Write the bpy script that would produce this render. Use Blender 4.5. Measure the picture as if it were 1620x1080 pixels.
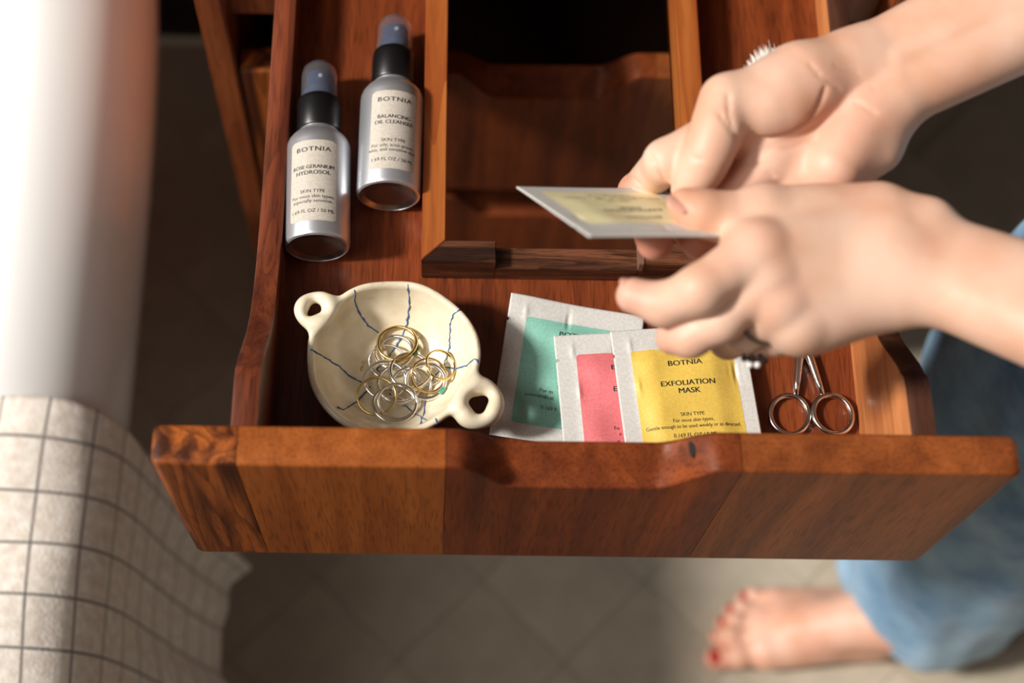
import bpy, bmesh, math, random
import numpy as np
from mathutils import Vector, Matrix
random.seed(7)
rng = np.random.default_rng(5)
S = bpy.context.scene
COL = S.collection
for o in list(bpy.data.objects): bpy.data.objects.remove(o)

# ------------------------------------------------------------------ camera
F_PX, PITCH, ROLL, YAW, PX0 = 2375.0, 1.1723, 0.0286, 0.0161, 703.2
CAMP = np.array([-0.0284, -0.2292, 1.4645])
_fw = np.array([math.cos(PITCH)*math.sin(YAW), math.cos(PITCH)*math.cos(YAW), -math.sin(PITCH)])
_r = np.array([math.cos(YAW), -math.sin(YAW), 0.0]); _u = np.cross(_r, _fw)
_R = _r*math.cos(ROLL)+_u*math.sin(ROLL); _U = -_r*math.sin(ROLL)+_u*math.cos(ROLL)
cd = bpy.data.cameras.new('camera'); cam = bpy.data.objects.new('camera', cd); COL.objects.link(cam)
M = Matrix.Identity(4)
for i in range(3):
    M[i][0] = _R[i]; M[i][1] = _U[i]; M[i][2] = -_fw[i]; M[i][3] = CAMP[i]
cam.matrix_world = M
cd.lens = 50; cd.sensor_fit = 'HORIZONTAL'; cd.sensor_width = 1620/F_PX*50
cd.shift_x = (810-PX0)/1620
cd.clip_start = 0.02; cd.clip_end = 50
cd.dof.use_dof = True; cd.dof.focus_distance = 0.845; cd.dof.aperture_fstop = 3.3
S.camera = cam

def pix(x, y, z):
    """survey helper: the real point at height z seen at photo pixel (x, y)"""
    d = _fw + _R*(x-PX0)/F_PX - _U*(y-540)/F_PX
    return CAMP + d*(z-CAMP[2])/d[2]

# ------------------------------------------------------------------ light
S.view_settings.view_transform = 'Standard'; S.view_settings.look = 'None'
S.view_settings.gamma = 1; S.view_settings.use_curve_mapping = False
S.view_settings.exposure = 0.0
w = bpy.data.worlds.new('world'); S.world = w; w.use_nodes = True
w.node_tree.nodes['Background'].inputs[0].default_value = (1.0, 0.84, 0.70, 1)
w.node_tree.nodes['Background'].inputs[1].default_value = 0.13
sl = bpy.data.lights.new('sun', 'SUN'); so = bpy.data.objects.new('sun', sl); COL.objects.link(so)
sl.energy = 4.6; sl.angle = math.radians(7.5); sl.color = (1.0, 0.95, 0.89)
so.rotation_euler = Vector((-1.14, -0.13, 1.0)).to_track_quat('Z', 'Y').to_euler()
al = bpy.data.lights.new('fill_light', 'AREA'); ao = bpy.data.objects.new('fill_light', al); COL.objects.link(ao)  # soft fill added at upper left to give highlights, not a window
al.shape = 'RECTANGLE'; al.size = 0.9; al.size_y = 0.9; al.energy = 12; al.color = (1.0, 0.96, 0.92)
ao.location = (-1.25, -0.55, 2.55)
ao.rotation_euler = (Vector(ao.location)-Vector((0.0, 0.1, 0.7))).to_track_quat('Z', 'Y').to_euler()

# ------------------------------------------------------------------ helpers
def tag(o, label=None, cat=None, group=None, kind=None):
    if label: o['label'] = label
    if cat: o['category'] = cat
    if group: o['group'] = group
    if kind: o['kind'] = kind
    return o

ORG = {}
def empty(name, loc, label, cat, group=None):
    o = bpy.data.objects.new(name, None); COL.objects.link(o); o.location = loc
    o.empty_display_size = 0.02
    ORG[o] = Vector(loc)
    return tag(o, label, cat, group)

def put(name, me, mat, parent=None, loc=None, smooth=True, label=None):
    """me has world coordinates; the object is parented to a thing and shifted to its base"""
    o = bpy.data.objects.new(name, me); COL.objects.link(o)
    org = ORG[parent] if parent is not None else Vector(loc if loc is not None else (0, 0, 0))
    me.transform(Matrix.Translation(-org))
    ORG[o] = org
    if parent is not None: o.parent = parent
    else: o.location = org
    if mat is not None:
        for m in (mat if isinstance(mat, (list, tuple)) else [mat]): me.materials.append(m)
    if smooth:
        me.polygons.foreach_set('use_smooth', [True]*len(me.polygons))
        if smooth != 'all': me.set_sharp_from_angle(angle=math.radians(38))
    if label: o['label'] = label
    return o

def mesh(name, v, f):
    me = bpy.data.meshes.new(name)
    me.from_pydata([tuple(map(float, p)) for p in v], [], f); me.update()
    return me

def fixn(me):
    bm = bmesh.new(); bm.from_mesh(me); bmesh.ops.recalc_face_normals(bm, faces=bm.faces); bm.to_mesh(me); bm.free(); return me

def prism(pts, z0, z1, bev=0.0006, name='m'):
    """plan polygon extruded from z0 to z1, edges bevelled"""
    bm = bmesh.new()
    b = [bm.verts.new((p[0], p[1], z0)) for p in pts]; t = [bm.verts.new((p[0], p[1], z1)) for p in pts]
    n = len(pts)
    bm.faces.new(b[::-1]); bm.faces.new(t)
    for i in range(n): bm.faces.new((b[i], b[(i+1) % n], t[(i+1) % n], t[i]))
    bmesh.ops.recalc_face_normals(bm, faces=bm.faces)
    if bev: bmesh.ops.bevel(bm, geom=bm.edges[:], offset=bev, segments=2, affect='EDGES', clamp_overlap=True)
    me = bpy.data.meshes.new(name); bm.to_mesh(me); bm.free(); return me

def box(x0, x1, y0, y1, z0, z1, bev=0.0006):
    return prism([(x0, y0), (x1, y0), (x1, y1), (x0, y1)], z0, z1, bev)

def loft(secs, closed_ends=True):
    n = len(secs[0]); v = [p for s in secs for p in s]; f = []
    for i in range(len(secs)-1):
        for j in range(n):
            a, b = i*n+j, i*n+(j+1) % n
            f.append((a, b, b+n, a+n))
    if closed_ends:
        f.append(tuple(range(n))[::-1]); f.append(tuple(range((len(secs)-1)*n, len(secs)*n)))
    return fixn(mesh('loft', v, f))

def tube(pts, r, n=10, closed=False):
    """round tube along points; r a number or one radius per point"""
    P = [Vector(map(float, p)) for p in pts]; m = len(P)
    rs = r if hasattr(r, '__len__') else [r]*m
    secs = []; up = None
    for i, p in enumerate(P):
        if closed: t = P[(i+1) % m]-P[i-1]
        else: t = P[min(i+1, m-1)]-P[max(i-1, 0)]
        t.normalize()
        if up is None: up = t.orthogonal().normalized()
        up = (up-t*up.dot(t)); up.normalize(); s = t.cross(up)
        secs.append([p+(up*math.cos(2*math.pi*k/n)+s*math.sin(2*math.pi*k/n))*rs[i] for k in range(n)])
    if closed:
        v = [q for s in secs for q in s]; f = []
        for i in range(m):
            for k in range(n):
                a, b = i*n+k, i*n+(k+1) % n; j = ((i+1) % m)*n
                f.append((a, b, j+(k+1) % n, j+k))
        return fixn(mesh('tube', v, f))
    return loft(secs)

def join(ms):
    bm = bmesh.new()
    for m in ms: bm.from_mesh(m); bpy.data.meshes.remove(m)
    me = bpy.data.meshes.new('joined'); bm.to_mesh(me); bm.free(); return me

def lathe(prof, n=48):
    """profile (r, h) turned about local Z"""
    return fixn(mesh('lathe', [(r*math.cos(2*math.pi*k/n), r*math.sin(2*math.pi*k/n), h) for r, h in prof for k in range(n)],
        [(i*n+k, i*n+(k+1) % n, (i+1)*n+(k+1) % n, (i+1)*n+k) for i in range(len(prof)-1) for k in range(n)]
        + [tuple(range(n))[::-1], tuple(range((len(prof)-1)*n, len(prof)*n))]))

# ---- signed distance modelling for organic shapes
def smin(a, b, k):
    h = np.clip(0.5+0.5*(b-a)/k, 0, 1); return b*(1-h)+a*h-k*h*(1-h)
def smax(a, b, k): return -smin(-a, -b, k)
def cap(p, a, b, ra, rb):
    a = np.asarray(a, float); b = np.asarray(b, float); ba = b-a
    t = np.clip(((p-a)@ba)/max(ba@ba, 1e-12), 0, 1)
    return np.linalg.norm(p-a-t[:, None]*ba, axis=1)-(ra+(rb-ra)*t)
def chain(p, J, k):
    d = None
    for i in range(len(J)-1):
        c = cap(p, J[i][0], J[i+1][0], J[i][1], J[i+1][1])
        d = c if d is None else smin(d, c, k)
    return d

def sdf_mesh(f, lo, hi, h):
    """surface nets over the blocks the surface passes through"""
    lo = np.array(lo, float); B = 12
    nb = np.ceil((np.array(hi)-lo)/(h*B)).astype(int); n = nb*B+1
    gi = np.stack(np.meshgrid(*[np.arange(k) for k in nb], indexing='ij'), -1).reshape(-1, 3)
    cen = lo+(gi+0.5)*h*B
    fc = f(cen); act = np.abs(fc) < h*B*1.25
    V = np.full(tuple(n), 1.0, np.float32)
    for b, c in zip(gi[~act], fc[~act]):
        s = b*B; V[s[0]:s[0]+B+1, s[1]:s[1]+B+1, s[2]:s[2]+B+1] = 1.0 if c > 0 else -1.0
    off = np.stack(np.meshgrid(*[np.arange(B+1)]*3, indexing='ij'), -1).reshape(-1, 3)
    A = gi[act]
    for s in range(0, len(A), 150):
        blk = A[s:s+150]
        ii = (blk[:, None, :]*B+off[None]).reshape(-1, 3)
        V[ii[:, 0], ii[:, 1], ii[:, 2]] = f(lo+ii*h)
    N = V < 0
    c = np.array([[x, y, z] for x in (0, 1) for y in (0, 1) for z in (0, 1)])
    cnt = sum(N[x:x+n[0]-1, y:y+n[1]-1, z:z+n[2]-1].astype(np.int8) for x, y, z in c)
    cells = np.argwhere((cnt > 0) & (cnt < 8))
    idx = np.full(tuple(n-1), -1, np.int64); idx[cells[:, 0], cells[:, 1], cells[:, 2]] = np.arange(len(cells))
    acc = np.zeros((len(cells), 3)); num = np.zeros(len(cells))
    for a in range(8):
        for b in range(a+1, 8):
            if np.abs(c[a]-c[b]).sum() != 1: continue
            ca = cells+c[a]; cb = cells+c[b]
            va = V[ca[:, 0], ca[:, 1], ca[:, 2]].astype(float); vb = V[cb[:, 0], cb[:, 1], cb[:, 2]].astype(float)
            m = (va < 0) != (vb < 0)
            t = np.where(m, va/np.where(m, va-vb, 1), 0)
            acc += (c[a]+(c[b]-c[a])*t[:, None])*m[:, None]; num += m
    verts = lo+(cells+acc/num[:, None])*h
    faces = []
    for ax in range(3):
        u, w_ = [(1, 2), (2, 0), (0, 1)][ax]
        sl0 = [slice(None)]*3; sl1 = [slice(None)]*3
        sl0[ax] = slice(0, n[ax]-1); sl1[ax] = slice(1, n[ax])
        D = N[tuple(sl0)] != N[tuple(sl1)]
        e = np.argwhere(D); e = e[(e[:, u] > 0) & (e[:, w_] > 0) & (e[:, u] < n[u]-1) & (e[:, w_] < n[w_]-1)]
        q = []
        for du, dw in ((1, 1), (0, 1), (0, 0), (1, 0)):
            k = e.copy(); k[:, u] -= du; k[:, w_] -= dw; q.append(idx[k[:, 0], k[:, 1], k[:, 2]])
        q = np.stack(q, 1); fl = ~N[e[:, 0], e[:, 1], e[:, 2]]
        q[fl] = q[fl][:, ::-1]; faces.append(q)
    fc = np.concatenate(faces); fc = fc[(fc >= 0).all(1)]
    me = bpy.data.meshes.new('sdf')
    me.vertices.add(len(verts)); me.vertices.foreach_set('co', verts.astype(np.float32).ravel())
    me.loops.add(len(fc)*4); me.loops.foreach_set('vertex_index', fc.astype(np.int32).ravel())
    me.polygons.add(len(fc)); me.polygons.foreach_set('loop_start', np.arange(0, len(fc)*4, 4, dtype=np.int32))
    me.polygons.foreach_set('loop_total', np.full(len(fc), 4, dtype=np.int32))
    me.update(calc_edges=True); me.validate()
    return me

def hit(f, x, y, z0=1.0):
    """march the ray through photo pixel (x, y) onto a signed distance surface"""
    d = _fw + _R*(x-PX0)/F_PX - _U*(y-540)/F_PX; d = d/np.linalg.norm(d)
    p = pix(x, y, z0)
    for _ in range(200):
        s = float(f(p[None])[0]); p = p+d*s*0.8
        if abs(s) < 5e-5: break
        if p[2] < -0.1: return None
    return p

# ------------------------------------------------------------------ materials
def lin(r, g, b):
    return tuple(((c/255)/12.92 if c/255 <= .04045 else ((c/255+.055)/1.055)**2.4) for c in (r, g, b))+(1,)
def mat(name, col=(200, 200, 200), rough=0.5, metal=0.0, **kw):
    m = bpy.data.materials.new(name); m.use_nodes = True
    b = m.node_tree.nodes['Principled BSDF']
    b.inputs['Base Color'].default_value = lin(*col); b.inputs['Roughness'].default_value = rough; b.inputs['Metallic'].default_value = metal
    for k, v in kw.items(): b.inputs[k.replace('_', ' ')].default_value = v
    return m
def nd(m, t, **kw):
    n = m.node_tree.nodes.new(t)
    for k, v in kw.items(): setattr(n, k, v)
    return n
def wood(name, dark, light, axis='y', scale=1.0, rough=0.38, off=(0, 0, 0), streak=0.5, pore=0.35, coat=0.25, bump=0.15, rings=0.5):
    m = mat(name, light, rough); L = m.node_tree.links.new; b = m.node_tree.nodes['Principled BSDF']
    b.inputs['Specular IOR Level'].default_value = 0.18 if coat < .05 else 0.4; b.inputs['Coat Weight'].default_value = coat; b.inputs['Coat Roughness'].default_value = 0.3
    tc = nd(m, 'ShaderNodeTexCoord'); mp = nd(m, 'ShaderNodeMapping')
    s = {'x': (0.06, 1, 1), 'y': (1, 0.06, 1), 'z': (1, 1, 0.06)}[axis]
    mp.inputs['Scale'].default_value = tuple(c*scale for c in s); mp.inputs['Location'].default_value = off
    L(tc.outputs['Object'], mp.inputs['Vector'])
    n1 = nd(m, 'ShaderNodeTexNoise'); n1.inputs['Scale'].default_value = 60; n1.inputs['Detail'].default_value = 5; n1.inputs['Distortion'].default_value = 0.6
    L(mp.outputs[0], n1.inputs['Vector'])
    # growth rings: noise-warped distance folded into bands
    n2 = nd(m, 'ShaderNodeTexNoise'); n2.inputs['Scale'].default_value = 22; n2.inputs['Detail'].default_value = 2
    L(mp.outputs[0], n2.inputs['Vector'])
    ma = nd(m, 'ShaderNodeMath', operation='MULTIPLY'); ma.inputs[1].default_value = 14; L(n2.outputs['Fac'], ma.inputs[0])
    fr = nd(m, 'ShaderNodeMath', operation='FRACT'); L(ma.outputs[0], fr.inputs[0])
    pw = nd(m, 'ShaderNodeMath', operation='POWER'); pw.inputs[1].default_value = 2.5; L(fr.outputs[0], pw.inputs[0])
    n3 = nd(m, 'ShaderNodeTexNoise'); n3.inputs['Scale'].default_value = 700; n3.inputs['Detail'].default_value = 3
    L(mp.outputs[0], n3.inputs['Vector'])
    r1 = nd(m, 'ShaderNodeValToRGB'); r1.color_ramp.elements[0].position = 0.5-0.25*(1.2-streak); r1.color_ramp.elements[1].position = 0.5+0.25*(1.2-streak)
    r1.color_ramp.elements[0].color = lin(*dark); r1.color_ramp.elements[1].color = lin(*light)
    L(n1.outputs['Fac'], r1.inputs['Fac'])
    mx = nd(m, 'ShaderNodeMix', data_type='RGBA', blend_type='MIX'); mx.inputs['B'].default_value = lin(*dark)
    mr = nd(m, 'ShaderNodeMath', operation='MULTIPLY'); mr.inputs[1].default_value = rings; L(pw.outputs[0], mr.inputs[0])
    L(mr.outputs[0], mx.inputs['Factor']); L(r1.outputs['Color'], mx.inputs['A'])
    r3 = nd(m, 'ShaderNodeValToRGB'); r3.color_ramp.elements[0].position = 0.36; r3.color_ramp.elements[1].position = 0.5
    r3.color_ramp.elements[0].color = (1-pore, 1-pore, 1-pore, 1); L(n3.outputs['Fac'], r3.inputs['Fac'])
    mm = nd(m, 'ShaderNodeMix', data_type='RGBA', blend_type='MULTIPLY'); mm.inputs['Factor'].default_value = 1
    L(mx.outputs['Result'], mm.inputs['A']); L(r3.outputs['Color'], mm.inputs['B']); L(mm.outputs['Result'], b.inputs['Base Color'])
    bp = nd(m, 'ShaderNodeBump'); bp.inputs['Strength'].default_value = bump; bp.inputs['Distance'].default_value = 0.0003
    L(n3.outputs['Fac'], bp.inputs['Height']); L(bp.outputs[0], b.inputs['Normal'])
    return m
def speckle(m, col2, scale, lo=0.4, hi=0.6, bump=0.0, dist=0.0003, detail=4):
    """mottles a plain material with a second colour"""
    L = m.node_tree.links.new; b = m.node_tree.nodes['Principled BSDF']; c1 = tuple(b.inputs['Base Color'].default_value)
    tc = nd(m, 'ShaderNodeTexCoord'); n = nd(m, 'ShaderNodeTexNoise'); n.inputs['Scale'].default_value = scale; n.inputs['Detail'].default_value = detail
    L(tc.outputs['Object'], n.inputs['Vector']); r = nd(m, 'ShaderNodeValToRGB')
    r.color_ramp.elements[0].position = lo; r.color_ramp.elements[1].position = hi
    r.color_ramp.elements[0].color = c1; r.color_ramp.elements[1].color = lin(*col2)
    L(n.outputs['Fac'], r.inputs['Fac']); L(r.outputs['Color'], b.inputs['Base Color'])
    if bump:
        bp = nd(m, 'ShaderNodeBump'); bp.inputs['Strength'].default_value = bump; bp.inputs['Distance'].default_value = dist
        L(n.outputs['Fac'], bp.inputs['Height']); L(bp.outputs[0], b.inputs['Normal'])
    return m

W_FLOOR = wood('red_cedar_bottom', (86, 36, 16), (148, 72, 34), 'y', 1.3, streak=0.2, pore=0.4, rings=0.35)
W_SIDE = wood('orange_cedar', (140, 74, 38), (196, 122, 70), 'y', 0.9, rings=0.5, pore=0.2)
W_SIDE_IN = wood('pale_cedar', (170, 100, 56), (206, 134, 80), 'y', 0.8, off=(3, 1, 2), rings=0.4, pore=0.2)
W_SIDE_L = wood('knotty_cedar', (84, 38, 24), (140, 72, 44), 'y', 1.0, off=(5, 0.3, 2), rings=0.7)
W_DIV = wood('golden_cedar', (138, 62, 26), (192, 116, 54), 'y', 0.7, off=(1, 2, 4), rings=0.7, pore=0.15)
W_EDGE = wood('dark_cedar_edge', (52, 28, 18), (98, 56, 36), 'y', 1.0, off=(7, 1, 2), rings=0.6, rough=.55, coat=.05)
W_RAIL = wood('wenge', (46, 26, 18), (120, 74, 50), 'x', 2.2, off=(2, 0, 1), streak=0.7, pore=0.5, rings=0.8, coat=0.1)
W_B1 = wood('board_streaked', (70, 32, 14), (174, 94, 40), 'z', 1.2, off=(0.3, 0, 0), streak=0.8, rings=0.7, coat=0.04, rough=0.5)
W_B2 = wood('board_orange', (140, 72, 28), (178, 100, 44), 'z', 1.0, off=(4, 0, 0), rings=0.4, coat=0.04, rough=0.5)
W_B3 = wood('board_red', (94, 42, 20), (136, 66, 30), 'z', 1.0, off=(9, 0, 0), rings=0.4, coat=0.04, rough=0.5)
W_B4 = wood('board_brown', (114, 58, 26), (154, 84, 40), 'z', 1.0, off=(14, 0, 0), rings=0.4, coat=0.04, rough=0.5)
W_CAB = wood('cabinet_cedar', (120, 56, 28), (176, 98, 52), 'z', 0.8, off=(2, 2, 0), rings=0.5)
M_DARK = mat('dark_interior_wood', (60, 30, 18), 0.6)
M_STEEL = mat('polished_steel', (225, 222, 218), 0.16, 1.0)
M_SILVER = mat('silver', (246, 242, 234), 0.18, 1.0)
M_GOLD = mat('gold', (226, 196, 132), 0.18, 1.0)
M_ALU = mat('brushed_aluminium', (222, 225, 230), 0.36, 0.82)
M_BASE = mat('spun_aluminium_base', (190, 186, 182), 0.24, 1.0)
M_BLACK = mat('black_plastic', (14, 14, 16), 0.35)
M_NOZ = mat('blue_black_nozzle', (44, 72, 104), 0.4)
M_CLEAR = mat('clear_cap', (236, 236, 244), 0.06, Transmission_Weight=0.95, IOR=1.3)
M_LABEL = speckle(mat('cream_label', (208, 200, 188), 0.6), (196, 187, 174), 900)
M_INK = mat('dark_ink', (16, 34, 34), 0.6)
M_PAPER = speckle(mat('grey_white_paper', (216, 214, 208), 0.55), (204, 203, 198), 600, bump=0.15)
M_TEAL = speckle(mat('teal_print', (140, 198, 180), 0.5), (131, 189, 171), 700)
M_PINK = speckle(mat('coral_print', (224, 122, 126), 0.5), (216, 111, 116), 700)
M_YEL = speckle(mat('yellow_print', (230, 196, 92), 0.5), (223, 187, 82), 700)
M_PALE = speckle(mat('pale_yellow_print', (240, 232, 186), 0.5), (234, 225, 178), 700)
M_CERAM = speckle(mat('cream_stoneware', (238, 226, 200), 0.3, Coat_Weight=0.4), (226, 210, 178), 120, 0.4, 0.75)
M_BLUE = mat('blue_glaze_line', (70, 104, 150), 0.5)
M_TUB = mat('white_enamel', (234, 234, 232), 0.16, Coat_Weight=0.3)

# ------------------------------------------------------------------ the room
floor = put('floor', box(-1.6, 1.8, -1.4, 0.78, -0.05, -0.004, 0), mat('grout', (176, 164, 145), 0.8), smooth=False)
tag(floor, kind='structure')
M_TILES = [speckle(mat('beige_tile_%d' % i, c, 0.45), tuple(int(k*0.94) for k in c), 30, 0.35, 0.65) for i, c in
           enumerate([(192, 180, 160), (187, 175, 155), (195, 183, 164)])]
TS = 0.115
def tile_mesh():
    h = TS/2-0.0003
    return box(-h, h, -h, h, -0.004, 0.0, 0.0004)
tms = []
for m_ in M_TILES:
    me = tile_mesh(); me.materials.append(m_); tms.append(me)
cnt = 0
for i in range(-14, 20):
    for j in range(-14, 20):
        a = math.radians(45)
        x = 0.02+(i*math.cos(a)-j*math.sin(a))*TS; y = 0.05+(i*math.sin(a)+j*math.cos(a))*TS
        if -0.62 < x < 0.86 and -0.30 < y < 0.70:
            o = bpy.data.objects.new('tile', tms[rng.integers(0, 3)]); COL.objects.link(o)
            o.parent = floor; o.location = (x, y, 0.0); o.rotation_euler = (0, 0, a)
            cnt += 1
# the rest of the tiles, out of view, as one field
fld = put('tile_field', join([box(-1.6, -0.70, -1.4, 0.77, -0.004, -0.0002, 0), box(0.94, 1.8, -1.4, 0.77, -0.004, -0.0002, 0), box(-0.70, 0.94, -1.4, -0.38, -0.004, -0.0002, 0)]), M_TILES[0], floor, smooth=False)
wall = put('wall_back', box(-1.6, 1.8, 0.78, 0.86, -0.05, 2.4, 0), mat('dark_plaster', (74, 52, 38), 0.8), smooth=False); tag(wall, kind='structure')
bb = put('baseboard_back', prism([(-1.6, 0.765), (1.8, 0.765), (1.8, 0.779), (-1.6, 0.779)], 0.0, 0.11, 0.003), mat('dark_baseboard', (30, 20, 16), 0.5)); tag(bb, kind='structure')

# ------------------------------------------------------------------ drawer fronts
Zt = 0.76; PH = 0.166
def sstep(t): t = min(max(t, 0), 1); return t*t*(3-2*t)
def scoop(u):
    """0 on the flat top edge, 1 at the bottom of the finger scoop; u measured from the drawer's centre"""
    a = abs(u-0.001)
    return 1-sstep((a-0.036)/(0.030))
def front_board(x0, x1, xc, y0, z_top, matl, parent, ends=(0, 0), th=0.021):
    secs = []; xs = np.linspace(x0+0.0002, x1-0.0002, max(12, int((x1-x0)/0.002)))
    r = 0.0022
    for k, x in enumerate(xs):
        s = scoop(x-xc); zf = z_top-0.030*s; zb = z_top-0.0165*s; zb_ = z_top-PH
        e = 0.0
        if ends[0] and k < 2: e = (0.0016, 0.0005)[k]
        if ends[1] and k > len(xs)-3: e = (0.0005, 0.0016)[k-len(xs)+2]
        sec = [(x, y0+e, zb_+e), (x, y0+e, zf-r-e)]
        for q in range(1, 5):
            t = q/4*math.pi/2; sec.append((x, y0+r-r*math.cos(t)+e, zf-r+r*math.sin(t)-e))
        sec.append((x, y0+th*0.5, (zf+zb)/2+0.0012*s-e))
        for q in range(0, 5):
            t = q/4*math.pi/2; sec.append((x, y0+th-r+r*math.sin(t)-e, zb-r+r*math.cos(t)-e))
        sec.append((x, y0+th-e, zb_+e))
        secs.append(sec)
    return put('front_board', loft(secs), matl, parent)

JO = [-0.168, -0.1257, -0.0224, 0.1239, 0.262]
def boards(parent, y0, z_top):
    for i, m_ in enumerate((W_B1, W_B2, W_B3, W_B4)):
        front_board(JO[i], JO[i+1], 0.047, y0, z_top, m_, parent, ends=(i == 0, i == 3))

top = empty('drawer', (0.047, 0.2, 0.594), 'open top drawer of reddish cedar with scooped front, holding the bottles and sachets', 'drawer')
boards(top, 0.0, Zt)
# little dark knot hole on the right shoulder of the scoop
kh = put('knot_hole', (lambda me: me)(lathe([(0.0001, -0.0008), (0.0014, -0.0003), (0.0016, 0.0004), (0.0002, 0.0006)], 16)), mat('knot_black', (14, 8, 6), 0.8), top)
kh.data.transform(Matrix.Translation(ORG[top])@Matrix.Translation(-ORG[top]))
kp = Vector(pix(1095, 708, 0.7525))-ORG[top]
kh.data.transform(Matrix.Translation(ORG[top])); kh.data.transform(Matrix.Diagonal((1.0, 3.4, 1, 1))); kh.data.transform(Matrix.Rotation(math.radians(-28), 4, 'Y')); kh.data.transform(Matrix.Translation(kp))

ZTAB = [(0.021, .7490), (0.050, .7480), (0.0575, .7462), (0.0605, .7425), (0.068, .7370), (0.078, .7270), (0.090, .7150), (0.104, .7050), (0.122, .6975), (0.145, .6920), (0.17, .6890), (0.20, .6870), (0.26, .685), (0.46, .685)]
def ztop(y): return float(np.interp(y, [a for a, _ in ZTAB], [b for _, b in ZTAB]))
def side_wall(x0, x1, matl, label=None):
    secs = []
    for y in list(np.linspace(0.0212, 0.05, 5))+list(np.linspace(0.0535, 0.2, 70))+list(np.linspace(0.21, 0.46, 14)):
        z = ztop(y); r = 0.0009
        secs.append([(x0, y, 0.640), (x0, y, z-r), (x0+r*0.3, y, z-r*0.3), (x0+r, y, z), (x1-r, y, z), (x1-r*0.3, y, z-r*0.3), (x1, y, z-r), (x1, y, 0.640)])
    return put('side_wall', loft(secs), matl, top, label=label)
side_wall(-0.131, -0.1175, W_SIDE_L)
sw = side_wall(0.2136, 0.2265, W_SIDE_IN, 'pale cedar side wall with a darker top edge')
sw.data.materials.append(W_EDGE)
for p_ in sw.data.polygons:
    if p_.normal.z > .35: p_.material_index = 1
bt = join([box(-0.1175, 0.2136, 0.0212, 0.1635, 0.654, 0.66, 0), box(-0.1175, -0.0231, 0.1635, 0.46, 0.654, 0.66, 0), box(0.1185, 0.2136, 0.1635, 0.46, 0.654, 0.66, 0)])
put('bottom_panel', bt, W_FLOOR, top, smooth=False)
put('divider', prism([(-0.0370, 0.1505), (-0.0231, 0.1637), (-0.0231, 0.46), (-0.0370, 0.46)], 0.6545, 0.6835, 0.0005), W_DIV, top)
put('divider', prism([(0.1325, 0.1505), (0.1185, 0.1637), (0.1185, 0.46), (0.1325, 0.46)], 0.6545, 0.6835, 0.0005), W_DIV, top)
rb = [prism([(-0.0369, 0.1499), (0.0062, 0.1499), (0.0062, 0.1635), (-0.0229, 0.1635)], 0.6602, 0.6835, 0.0005),
      box(0.0060, 0.0894, 0.1499, 0.1635, 0.6602, 0.6745, 0.0004),
      prism([(0.1324, 0.1499), (0.0893, 0.1499), (0.0893, 0.1635), (0.1183, 0.1635)], 0.6602, 0.6835, 0.0005)]
put('notched_rail', join(rb), W_RAIL, top, label='dark brown notched rail')
for x0 in (0.0890,):
    put('rail_block', prism([(x0, 0.1494), (x0+0.003, 0.1494), (x0+0.0042, 0.1640), (x0, 0.1640)], 0.6745, 0.6842, 0.0004), mat('raw_splintered_wood', (120, 84, 66), .7), top, label='splintered end of the notch')
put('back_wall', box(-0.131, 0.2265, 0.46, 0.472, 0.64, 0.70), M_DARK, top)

# ------------------------------------------------------------------ cabinet and the two drawers under it
cabt = empty('cabinet', (0.047, 0.55, 0.0), 'cedar vanity cabinet the drawers slide into, tall side posts in front', 'cabinet')
CY = 0.35
put('side_panel', box(-0.188, -0.170, CY, 0.72, 0.02, 0.80, 0.0015), W_CAB, cabt)
put('side_panel', box(0.265, 0.283, CY, 0.72, 0.02, 0.80, 0.0015), W_CAB, cabt)
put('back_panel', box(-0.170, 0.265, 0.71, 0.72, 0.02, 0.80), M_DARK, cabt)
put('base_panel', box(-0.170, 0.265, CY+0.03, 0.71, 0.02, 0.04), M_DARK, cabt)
put('worktop', box(-0.21, 0.305, 0.352, 0.745, 0.80, 0.828, 0.003), W_SIDE, cabt)
for sx in (0, 1):
    x0, x1 = ((-0.1695, -0.1335) if sx == 0 else (0.2285, 0.2645))
    put('runner', box(x0, x1, CY+0.018, 0.70, 0.612, 0.662, 0.001), W_CAB, cabt)
    xx = -0.1322 if sx == 0 else 0.2280
    put('slide_rod', tube([(xx, 0.362, 0.66), (xx, 0.45, 0.66), (xx, 0.6, 0.66)], 0.0016), M_STEEL, cabt)
for n_, (zt, lab) in enumerate([(0.570, 'closed middle drawer with scooped front, seen through the opening of the open drawer'), (0.390, 'closed lowest drawer, its scooped edge a dark gap under the middle drawer')]):
    d2 = empty('drawer', (0.047, 0.52, zt-PH), lab, 'drawer')
    boards(d2, CY, zt)
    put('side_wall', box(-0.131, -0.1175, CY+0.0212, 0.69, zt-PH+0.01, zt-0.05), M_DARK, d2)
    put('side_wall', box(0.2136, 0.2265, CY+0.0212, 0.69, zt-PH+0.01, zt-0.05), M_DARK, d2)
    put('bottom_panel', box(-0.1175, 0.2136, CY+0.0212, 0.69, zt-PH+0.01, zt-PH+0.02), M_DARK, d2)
    put('back_wall', box(-0.1175, 0.2136, 0.678, 0.69, zt-PH+0.02, zt-0.05), M_DARK, d2)

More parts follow.
